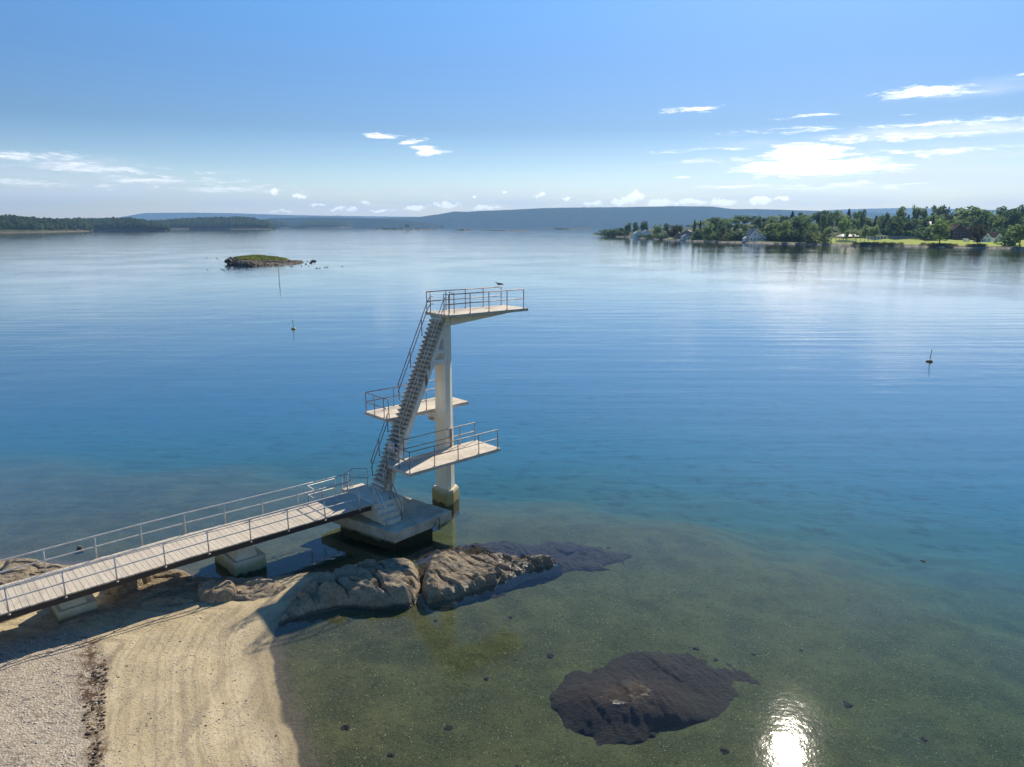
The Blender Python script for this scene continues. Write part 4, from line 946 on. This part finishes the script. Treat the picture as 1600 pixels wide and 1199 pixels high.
# ------------------------------------------------------------------ buildings
def gable(mb, w_, d, h, rh):                         # gable end faces -y
    mb.add([(-w_/2, 0, -1.2), (w_/2, 0, -1.2), (w_/2, d, -1.2), (-w_/2, d, -1.2), (-w_/2, 0, h), (w_/2, 0, h), (w_/2, d, h), (-w_/2, d, h), (0, 0, h+rh), (0, d, h+rh)],
           [(3, 2, 1, 0), (0, 1, 5, 8, 4), (1, 2, 6, 5), (2, 3, 7, 9, 6), (3, 0, 4, 7), (4, 8, 9, 7), (5, 6, 9, 8)])
def roofm(w_, d, h, rh, o=.4, th=.22):
    mb = MB(); s = rh/(w_/2); 
    for sg in (-1, 1):
        a = sg*(w_/2+o); za = h-o*s
        mb.add([(a, -o, za+.05), (0, -o, h+rh+.05), (0, d+o, h+rh+.05), (a, d+o, za+.05), (a, -o, za+.05+th), (0, -o, h+rh+.05+th), (0, d+o, h+rh+.05+th), (a, d+o, za+.05+th)],
               [(0, 1, 2, 3), (7, 6, 5, 4), (0, 4, 5, 1), (2, 6, 7, 3), (0, 3, 7, 4)] if sg > 0 else [(3, 2, 1, 0), (4, 5, 6, 7), (1, 5, 4, 0), (3, 7, 6, 2), (4, 7, 3, 0)])
    return mb
def house(px, t, w_, d, h, rh, yaw, wm_, rm_, label, cat='house', wings=(), chim=True, name='house'):
    x, y, z = onland(px, t); r = empty(name, (x, y, z), R(yaw)); tag(r, label, cat)
    mb = MB(); gable(mb, w_, d, h, rh); wl = mb.build('wall', M[wm_], r)
    rf = roofm(w_, d, h, rh).build('roof', M[rm_], r)
    if chim: q = MB(); q.box(-.4, .4, d*.4, d*.4+.8, h+rh*.6, h+rh+1.1); q.build('chimney', M['wallgrey'], rf)
    nw = max(2, int(w_/3))
    for fl in range(max(1, int(h/2.6))):
        for i in range(nw):
            xx = -w_/2+(i+.5)*w_/nw; q = MB(); q.box(xx-.5, xx+.5, -.06, .03, .8+fl*2.7, 2.1+fl*2.7); wn = q.build('window', M['glass'], r)
            q = MB(); q.box(xx-.62, xx+.62, -.04, .02, .68+fl*2.7, .78+fl*2.7); q.build('sill', M['wallwhite'], wn)
    q = MB(); q.box(-.55, .55, -.05, .02, h+.1, h+1.3); q.build('window', M['glass'], r)
    for k_, (ox, oy, ww, dd, hh, rr, ry) in enumerate(wings):
        e = empty('wing', (ox, oy, 0), R(ry), r); mb = MB(); gable(mb, ww, dd, hh, rr); mb.build('wall', M[wm_], e); roofm(ww, dd, hh, rr).build('roof', M[rm_], e)
        q = MB(); q.box(-.5, .5, -.06, .03, hh-1.5, hh-.3); q.box(-ww*.3-.5, -ww*.3+.5, -.06, .03, .9, 2.1); q.box(ww*.3-.5, ww*.3+.5, -.06, .03, .9, 2.1); q.build('window', M['glass'], e)
    return r
house(1179, 24, 9.5, 10, 5.0, 5.4, 8, 'wallwhite', 'roofgrey', 'white wooden house with a tall gable among dark trees left of the lawn', wings=[(7.8, 1.5, 7, 8, 3.2, 2.4, 0)])
house(1167, 7, 4, 4, 2.6, 1.2, 10, 'wallwhite', 'roofpale', 'small white boathouse at the water below the white gabled house', 'boathouse', chim=False, name='boathouse')
house(1073, 42, 13, 9, 5.5, 3.2, -18, 'wallgrey', 'roofgrey', 'large house with grey roofs near the point', wings=[(-9, 2, 7, 7, 4, 2.6, 0)])
house(1073, 12, 8, 6, 2.8, 1.8, 5, 'wallwhite', 'roofgrey', 'low white boathouse by the water below the grey roofed house', 'boathouse', chim=False, name='boathouse')
house(1010, 34, 11, 9, 5.0, 3.0, 12, 'wallwhite', 'roofpale', 'pale house with light roof between trees on the point', wings=[(-10, 2, 7, 7, 4, 2.2, 0)])
house(1000, 14, 7, 6, 3.0, 1.8, 0, 'wallwhite', 'roofpale', 'small white house low on the point by the water', chim=False)
house(1044, 60, 7, 7, 5.0, 2.5, 0, 'wallwhite', 'roofpale', 'small white house glimpsed behind the coppery tree')
house(1497, 150, 13, 12, 8.0, 5.0, 6, 'walldark', 'roofred', 'large dark brown house with several gables behind the lawn', wings=[(11, 1, 9, 10, 6.5, 4.0, 0), (-8.5, 3, 6, 8, 5, 3, 0)])
house(1541, 92, 8, 9, 3.4, 3.4, 10, 'wallwhite', 'roofred', 'white cottage with two gables and dark red roof on the lawn', 'cottage', wings=[(11, .5, 7, 9, 3.4, 3.2, 0)], name='cottage')
house(1453, 235, 18, 10, 7.0, 3.0, 80, 'walldark', 'roofpale', 'dark house with a bright metal roof high among the hillside trees')
house(1538, 240, 15, 10, 7.0, 3.5, 10, 'walldark', 'roofgrey', 'dark house half hidden by trees on the skyline')
house(1128, 95, 8, 8, 5.0, 3.0, 0, 'wallwhite', 'roofgrey', 'white house glimpsed through the wood above the shaggy tree')
# connecting roof of the cottage is its wing; low white building and pavilion
x, y, z = onland(1372, 120); r = empty('low_building', (x, y, z), R(4)); tag(r, 'long low white building with flat grey roof behind the feathery trees', 'building')
q = MB(); q.box(-8, 8, 0, 6, -.8, 3.0); q.build('wall', M['wallwhite'], r); q = MB(); q.box(-8.6, 8.6, -.8, 6.6, 3.002, 3.4); q.build('roof', M['roofgrey'], r)
for xx in (-6, -3, 0, 3, 6): q = MB(); q.box(xx-1, xx+1, -.05, .02, .7, 2.4); q.build('window', M['glass'], r)
x, y, z = onland(1325, 48); r = empty('pavilion', (x, y, z), R(5)); tag(r, 'open-sided white pavilion with a wide pale roof and posts on the lawn', 'pavilion')
q = MB(); q.add([(-8.5, -4, 4.6), (8.5, -4, 4.6), (8.5, 5, 4.6), (-8.5, 5, 4.6), (-5.5, 0, 6.3), (5.5, 0, 6.3), (5.5, 1.5, 6.3), (-5.5, 1.5, 6.3)], [(3, 2, 1, 0), (4, 5, 6, 7), (0, 1, 5, 4), (1, 2, 6, 5), (2, 3, 7, 6), (3, 0, 4, 7)]); q.build('roof', M['roofpale'], r)
for xx in (-8, -4.8, -1.6, 1.6, 4.8, 8):
    for yy in (-3.6, 4.6): q = MB(); q.box(xx-.12, xx+.12, yy-.12, yy+.12, -.5, 4.6); q.build('post', M['wallgrey'], r)
q = MB(); q.box(-8, 8, 4.3, 4.5, 0, 1.1); q.build('back_rail', M['wallwhite'], r)
x0, y0, z0 = onland(1384, 138); x1, y1, z1 = onland(1447, 146)
q = MB(); n_ = 24
for i in range(n_):
    a, b = i/n_, (i+.97)/n_; q.add([(x0+(x1-x0)*a, y0+(y1-y0)*a, z0-1), (x0+(x1-x0)*b, y0+(y1-y0)*b, z0-1), (x0+(x1-x0)*b, y0+(y1-y0)*b+.4, z0-1), (x0+(x1-x0)*a, y0+(y1-y0)*a+.4, z0-1)]+[(x0+(x1-x0)*a, y0+(y1-y0)*a, z0+2.1), (x0+(x1-x0)*b, y0+(y1-y0)*b, z0+2.1), (x0+(x1-x0)*b, y0+(y1-y0)*b+.4, z0+2.1), (x0+(x1-x0)*a, y0+(y1-y0)*a+.4, z0+2.1)],
                               [(3, 2, 1, 0), (4, 5, 6, 7), (0, 1, 5, 4), (1, 2, 6, 5), (2, 3, 7, 6), (3, 0, 4, 7)])
tag(q.build('garden_wall', M['wallgrey']), 'long low pale garden wall along the back of the lawn', 'wall')
x, y, z = onland(1509, 100); r = empty('van', (x, y, z), R(12)); tag(r, 'white van parked on the lawn in front of the dark house', 'van')
q = MB(); q.side([(-2.4, .4), (2.5, .4), (2.5, 1.2), (1.9, 1.4), (1.4, 2.3), (-2.4, 2.4)], -1, 1); q.build('body', M['van'], r, bevel=.06)
q = MB(); q.side([(1.45, 1.45), (1.86, 1.42), (1.40, 2.2), (.8, 2.2), (.8, 1.45)], -1.01, 1.01); q.build('window', M['glass'], r)
for xx in (-1.5, 1.5):
    for yy in (-1.0, .8): q = MB(); q.tube([(xx, yy, .38), (xx, yy+.22, .38)], .38, 14); q.build('wheel', M['tyre'], r)
# white specks of houses on the far ridge
def farhouse(px, py, Y, s, lab):
    zz = ztop(py, Y); r = empty('house', (colx(px, Y, zz), Y, zz), R(random.uniform(-20, 20))); r.scale = (s, s, s)
    mb = MB(); gable(mb, 10, 8, 5, 3); mb.add([(-6, .5, -12), (6, .5, -12), (6, 7.5, -12), (-6, 7.5, -12), (-5, 0, -1), (5, 0, -1), (5, 8, -1), (-5, 8, -1)], [(3, 2, 1, 0), (0, 1, 5, 4), (1, 2, 6, 5), (2, 3, 7, 6), (3, 0, 4, 7)])
    mb.build('wall', M['wallwhite'], r); roofm(10, 8, 5, 3).build('roof', M['roofpale'], r)
    tag(r, lab, 'house', 'white houses on the far blue ridge')
for px, py in ((952, 331), (991, 332), (1062, 337), (1066, 336.8), (1088, 333.5), (1097, 332.5), (908, 330), (870, 334), (700, 345)):
    farhouse(px, py, 7990, 1.5, 'tiny white house on the slope of the far blue ridge')
# ------------------------------------------------------------------ islands to the left with their woods
def island(name, waterline, tops, back, wood_t=(.045, .8), seed=0, hill=.92, density=1.0, woodlabel='', crown=(7, 12), rocky=.10, hmul=1.0):
    """waterline (px,py) points, tops (px,py) skyline of the trees; land as a grid, wood as one mass"""
    px0, px1 = waterline[0][0], waterline[-1][0]; n = max(30, int((px1-px0)*.9)); xs = np.linspace(px0, px1, n)
    Yw = np.interp(xs, [a[0] for a in waterline], [P(*a)[1] for a in waterline]); ty = np.interp(xs, [a[0] for a in tops], [a[1] for a in tops])
    H_ = np.array([ztop(a, b+back*.5) for a, b in zip(ty, Yw)]); gh = np.clip((H_-13)*hill, 1.5, None)*hmul
    endf = sst(0, .06, (xs-px0)/(px1-px0))*sst(0, .06, (px1-xs)/(px1-px0)) if px0 > 5 else sst(0, .06, (px1-xs)/(px1-px0))
    ts = np.array([-.1, 0, .03, .07, .13, .2, .3, .4, .5, .6, .7, .85, 1.0, 1.1]); V = []
    for t in ts:
        f = 0 if t <= 0 else (math.sin(min(t, .5)*math.pi)**.7 if t < .5 else max(0, math.cos((t-.5)*math.pi)))
        jag = (fbm(xs*.12, xs*0+t*3, seed, 4)-.5)
        z = -2+(2+rocky*9*min(1, max(0, t)*12)*np.clip((fbm(xs*.22, xs*0, seed+3, 3)-.38)*4, .1, 2.2))*endf*(t > -.01)+gh*f*endf+jag*2.0*(f+.2)
        if t >= 1: z = np.full_like(xs, -3.0)
        Y = Yw+back*t; V.append(np.stack([(xs-800)/F*(Y*math.cos(TH)+H*math.sin(TH)), Y, z], -1))
    V = np.array(V); o = fastmesh(name, V.reshape(-1, 3), gridfaces(len(ts), n), M['island'], smooth=True, attrs={'lawn': np.zeros(V.shape[0]*V.shape[1])}); tag(o, kind='structure')
    # wood: individual crowns merged into one mass
    rl = np.random.default_rng(seed+100); area = (px1-px0)*np.mean(Yw)/F*back*(wood_t[1]-wood_t[0]); cnt = int(min(3200, area/60*density)); 
    if cnt < 3: return o
    allv = []; 
    for i in range(cnt):
        px = rl.uniform(px0+2, px1-1); t = wood_t[0]+(wood_t[1]-wood_t[0])*rl.uniform(0, 1)**1.7; Yy = np.interp(px, xs, Yw)+back*t
        k = int((px-px0)/(px1-px0)*(n-1)); col_ = V[:, min(k, n-1)]; zz = float(np.interp(Yy, col_[:, 1], col_[:, 2]))
        if zz < .8: continue
        topz = float(np.interp(px, xs, H_)); hgt = rl.uniform(9, 17) if crown[0] > 4 else rl.uniform(2, 4); hgt = min(hgt, max(3.0, (topz-zz)*rl.uniform(.8, 1.1))); rad = rl.uniform(*crown)*.5
        con = rl.random() < .3
        m_ = 46
        d = rl.normal(size=(m_, 3)); d /= np.linalg.norm(d, axis=1)[:, None]; d[:, 2] = d[:, 2]*.8+.1
        if con: tt = rl.uniform(0, 1, m_); a = rl.uniform(0, 6.28, m_); pts = np.stack([np.cos(a)*(1-tt)*rad*.7, np.sin(a)*(1-tt)*rad*.7, hgt*(.15+.9*tt)], -1)
        else: pts = d*np.array([rad, rad, hgt*.42])*rl.uniform(.7, 1.05, m_)[:, None]+np.array([0, 0, hgt*.55])
        X_ = (px-800)/F*(Yy*math.cos(TH)+H*math.sin(TH)); allv.append(pts+np.array([X_, Yy, zz-.5-hgt*.12]))
    C_ = np.concatenate(allv); v, f = quads(C_, None, (crown[0]+crown[1])*.105, rl)
    wobj = fastmesh('wood', v, f, M['farwood']); tag(wobj, woodlabel, 'wood', kind='stuff'); return o
island('island', [(-120, 365), (0, 364), (60, 363.3), (110, 362.3), (150, 361.5)], [(-120, 330), (0, 335), (20, 335), (45, 337.5), (75, 340), (95, 340.5), (120, 342), (140, 346), (150, 357)], 420, seed=1, woodlabel='wooded headland nearest on the left edge, with pale shore rocks')
island('island', [(90, 360.5), (150, 360), (210, 360.5), (262, 360.8), (268, 360.5)], [(90, 342), (125, 339.5), (150, 340), (180, 339), (200, 338.8), (218, 341), (240, 345), (262, 351), (268, 358)], 500, seed=2, woodlabel='wooded island behind the nearest left headland, with a rocky point')
island('island', [(225, 358.6), (300, 358.4), (360, 358.6), (420, 358.5), (435, 358.1)], [(225, 343), (250, 343.5), (280, 341), (320, 339), (340, 338.5), (375, 337.6), (395, 339), (412, 344), (428, 351), (435, 356)], 600, seed=3, woodlabel='dark wooded island with a rounded hilltop left of centre', crown=(9, 15))
island('island', [(415, 356.5), (440, 356.5), (460, 356.4)], [(415, 343), (428, 343), (440, 346), (452, 350), (460, 355)], 500, seed=4, woodlabel='small bluish wood peeping out behind the rounded island', crown=(10, 16))
island('island', [(455, 356.2), (480, 356.4), (530, 356.3), (555, 355.6)], [(455, 353), (478, 346), (500, 344), (528, 344.5), (545, 349), (555, 353)], 600, seed=6, woodlabel='low bluish wooded island in the open fjord', crown=(12, 18))
island('skerry', [(582, 357.8), (610, 358.9), (650, 359.2), (692, 358.6)], [(582, 358), (600, 354.5), (615, 354), (640, 354), (660, 355.5), (692, 358)], 130, seed=7, density=.12, woodlabel='low scrub on the long rocky skerry', crown=(3, 5), rocky=.25)
island('skerry', [(710, 359.6), (725, 360.2), (739, 360)], [(710, 360), (725, 358.5), (739, 360)], 40, seed=8, density=.0, rocky=.2)
island('skerry', [(755, 360.2), (790, 361.0), (830, 360.6)], [(755, 361), (790, 359.5), (830, 361)], 50, seed=9, density=.0, rocky=.10)
island('skerry', [(850, 357.6), (890, 358.4), (925, 357.8)], [(850, 358), (890, 356.5), (925, 358)], 120, seed=10, density=.0, rocky=.3)
Yk = P(636, 358.8)[1]+30; zk = 4
r = empty('broadleaf_tree', (colx(636, Yk), Yk, 2.5), 0); r.scale = (26, 26, ztop(350.5, Yk)-2.5); tag(r, 'lone round tree standing on the long rocky skerry', 'tree')
for nm, me in (('crown', KINDS['dark'][0]), ('trunk', TR[0])): c_ = bpy.data.objects.new(nm, me); col.objects.link(c_); c_.parent = r
# ------------------------------------------------------------------ grassy islet, marker pole, buoys, ducks
iy = P(415, 413)[1]
ip = [(355, 413), (362, 409), (400, 407), (440, 407.5), (480, 409.5), (481, 411), (450, 413.5), (400, 416), (375, 416)]
IP = [P(*p)[:2] for p in ip]
def islet_top(x, y): return np.clip(1.9-.075*np.clip(x-P(372, 412)[0], 0, 40)-.25*np.clip(P(366, 412)[0]-x, 0, 5), .3, 1.9)
isl = rock('islet', [p for p in ip], islet_top, M['islerock'], kind='structure', res=.25, edge=3.2, strata=(8, .45, .7), crack=.40, seed=71, base=-1.0, cs=.35)
ins_ = [(362, 412), (372, 408.3), (400, 407.2), (430, 407.6), (452, 409.5), (440, 411.6), (405, 413.0), (378, 413.4)]
IG = [P(*p)[:2] for p in ins_]
gx2 = np.arange(min(p[0] for p in IG), max(p[0] for p in IG), .35); gy2 = np.arange(min(p[1] for p in IG), max(p[1] for p in IG), .35)
bm_pts = []
dgv = bpy.context.evaluated_depsgraph_get(); dgv.update()
from mathutils.bvhtree import BVHTree
bvh = BVHTree.FromPolygons([(v.co.x+isl.location.x, v.co.y+isl.location.y, v.co.z) for v in isl.data.vertices], [p.vertices[:] for p in isl.data.polygons])
gv = []; gf = []
rl = np.random.default_rng(3)
for k in range(13000):
    x = rl.uniform(gx2[0], gx2[-1]); y = rl.uniform(gy2[0], gy2[-1])
    if float(sdf(IG, np.array([x]), np.array([y]))[0]) < rl.uniform(-.5, .8): continue
    hit = bvh.ray_cast(Vector((x, y, 10)), Vector((0, 0, -1)))[0]
    if hit is None or hit.z < .30 or mnoise.noise(Vector((x*.35, y*.35, 0))) < -.22: continue
    a = rl.uniform(0, 3.14); h_ = rl.uniform(.2, .5); s_ = .30; dx, dy = math.cos(a)*s_, math.sin(a)*s_; b = len(gv)
    gv += [(x-dx, y-dy, hit.z-.05), (x+dx, y+dy, hit.z-.05), (x+dx*.9+rl.normal()*.1, y+dy*.9, hit.z+h_), (x-dx*.9+rl.normal()*.1, y-dy*.9, hit.z+h_)]; gf.append((b, b+1, b+2, b+3))
gr = fastmesh('islet_grass', gv, gf, M['isgrass']); tag(gr, 'rough green grass covering the top of the small islet', 'grass', kind='stuff')
for i, (px, py, s_) in enumerate([(357, 413, 1.2), (361, 411, 1.3), (359, 414.5, .9), (486, 411, .5), (488, 408.5, .6), (491, 408.8, .7), (478, 413, .35), (366, 410, 1.0)]):
    x, y, _ = P(px, py); o = bpy.data.objects.new('skerry_stone', stone_mesh('skerry_stone', s_, 30+i, 2, .8, M['islerock'])); col.objects.link(o); o.location = (x, y, s_*.15+(1.2 if i in (0, 1, 7) else 0)*.7)
    tag(o, 'dark boulder at the left end of the grassy islet' if i in (0, 1, 2, 7) else 'dark stone in the water off the right end of the grassy islet', 'stone', 'boulders at the left end of the islet' if i in (0, 1, 2, 7) else 'stones off the right end of the islet')
x, y, _ = P(436, 439); hp = ztop(416.5, y)
q = MB(); q.tube([(0, 0, -2), (.04, 0, hp*.5), (.02, 0, hp)], [.09, .08, .05], 6); o = q.build('marker_pole', M['stick']); o.location = (x, y, 0); o.rotation_euler = (0, R(1.5), 0); tag(o, 'tall thin dark pole standing in the water in front of the grassy islet', 'pole')
def buoy(px, py, toppy, lean, label, mm):
    x, y, _ = P(px, py); hb = ztop(toppy, y); r = empty('stick_buoy', (x, y, 0), 0); tag(r, label, 'buoy', None)
    vs = []; k = 14; prof = [(-.20, .02), (-.16, .22), (-.02, .34), (.08, .33), (.18, .20), (.24, .05)]
    mb = MB(); mb.add([(math.cos(6.283*j/k)*r_, math.sin(6.283*j/k)*r_, z_) for z_, r_ in prof for j in range(k)], [(i*k+j, i*k+(j+1) % k, (i+1)*k+(j+1) % k, (i+1)*k+j) for i in range(len(prof)-1) for j in range(k)]+[tuple(range(k-1, -1, -1)), tuple((len(prof)-1)*k+j for j in range(k))])
    f_ = mb.build('float', mm, r, smooth=True)
    mb = MB(); mb.tube([(0, 0, .1), (lean*hb*.5, 0, hb*.5), (lean*hb, 0, hb)], [.035, .032, .025], 6); mb.build('stick', M['stick'], r)
    mb = MB(); mb.tube([(lean*hb, 0, hb-.02), (lean*hb, 0, hb+.14)], .05, 8); mb.build('topmark', M['stick'], r); r.scale = (1, 1, 1); return r
buoy(459, 514.5, 501.5, -.08, 'yellow float with a thin stick, in the left water below the marker pole', M['float'])
b2 = buoy(1452, 565.5, 549, .10, 'brownish float with a dark stick, alone in the right-hand water', simple('buoy_brown', (.20, .15, .08), (.12, .09, .06), 5, .6))
d0 = None
ducks = [(324, 422), (347, 421.5), (350, 422.8), (357, 422), (363, 422.5), (366, 420.6), (358, 420.2), (374, 419.6), (385, 420.6), (379, 419), (455, 416.8), (457, 417), (423, 417.4), (432, 416.2), (482, 416.2), (471, 416), (495, 419.4), (500, 419.6), (507, 418.4), (511, 418), (480, 409), (472, 407.5), (340, 405), (338, 403.6), (323, 404.4), (535, 416.8)]
for i, (px, py) in enumerate(ducks):
    x, y, _ = P(px, py)
    if d0 is None: d0 = bird('duck', 1.55, 'swim', M['duck'], M['duck'], M['beak']); o = d0
    else: o = copy_tree(d0)
    o.location = (x, y, -.03); o.rotation_euler = (0, 0, random.uniform(0, 6.28))
    tag(o, 'small dark duck swimming near the grassy islet', 'duck', 'ducks swimming around the grassy islet')
fg = copy_tree(d0); fg.name = 'floating_gull'; fg.location = (*P(1442, 877)[:2], -.02); fg.scale = (.28, .28, .28); tag(fg, 'tiny bird resting on the water in the right-hand shallows', 'bird'); 
# ------------------------------------------------------------------ air
hz = MB(); hz.box(-13500, 13500, -60, 14200, -13, 460)
ho = hz.build('haze', None); n = mat('air'); 
n.l.new(n.new('ShaderNodeVolumePrincipled', {'Color': HCOL, 'Density': HDEN, 'Anisotropy': .2}).outputs[0], n.out.inputs['Volume']); ho.data.materials.append(n.m); tag(ho, kind='stuff')
# ------------------------------------------------------------------ render settings
scn.view_settings.view_transform = 'Standard'; scn.view_settings.look = 'None'; scn.view_settings.exposure = EXPO; scn.view_settings.gamma = 1
cy = scn.cycles; cy.max_bounces = 6; cy.transparent_max_bounces = 12; cy.diffuse_bounces = 3; cy.glossy_bounces = 3; cy.volume_bounces = 0; cy.transmission_bounces = 3
cy.use_denoising = True; cy.sample_clamp_indirect = 6; cy.caustics_reflective = False; cy.caustics_refractive = False
try: cy.denoiser = 'OPENIMAGEDENOISE'
except Exception: pass
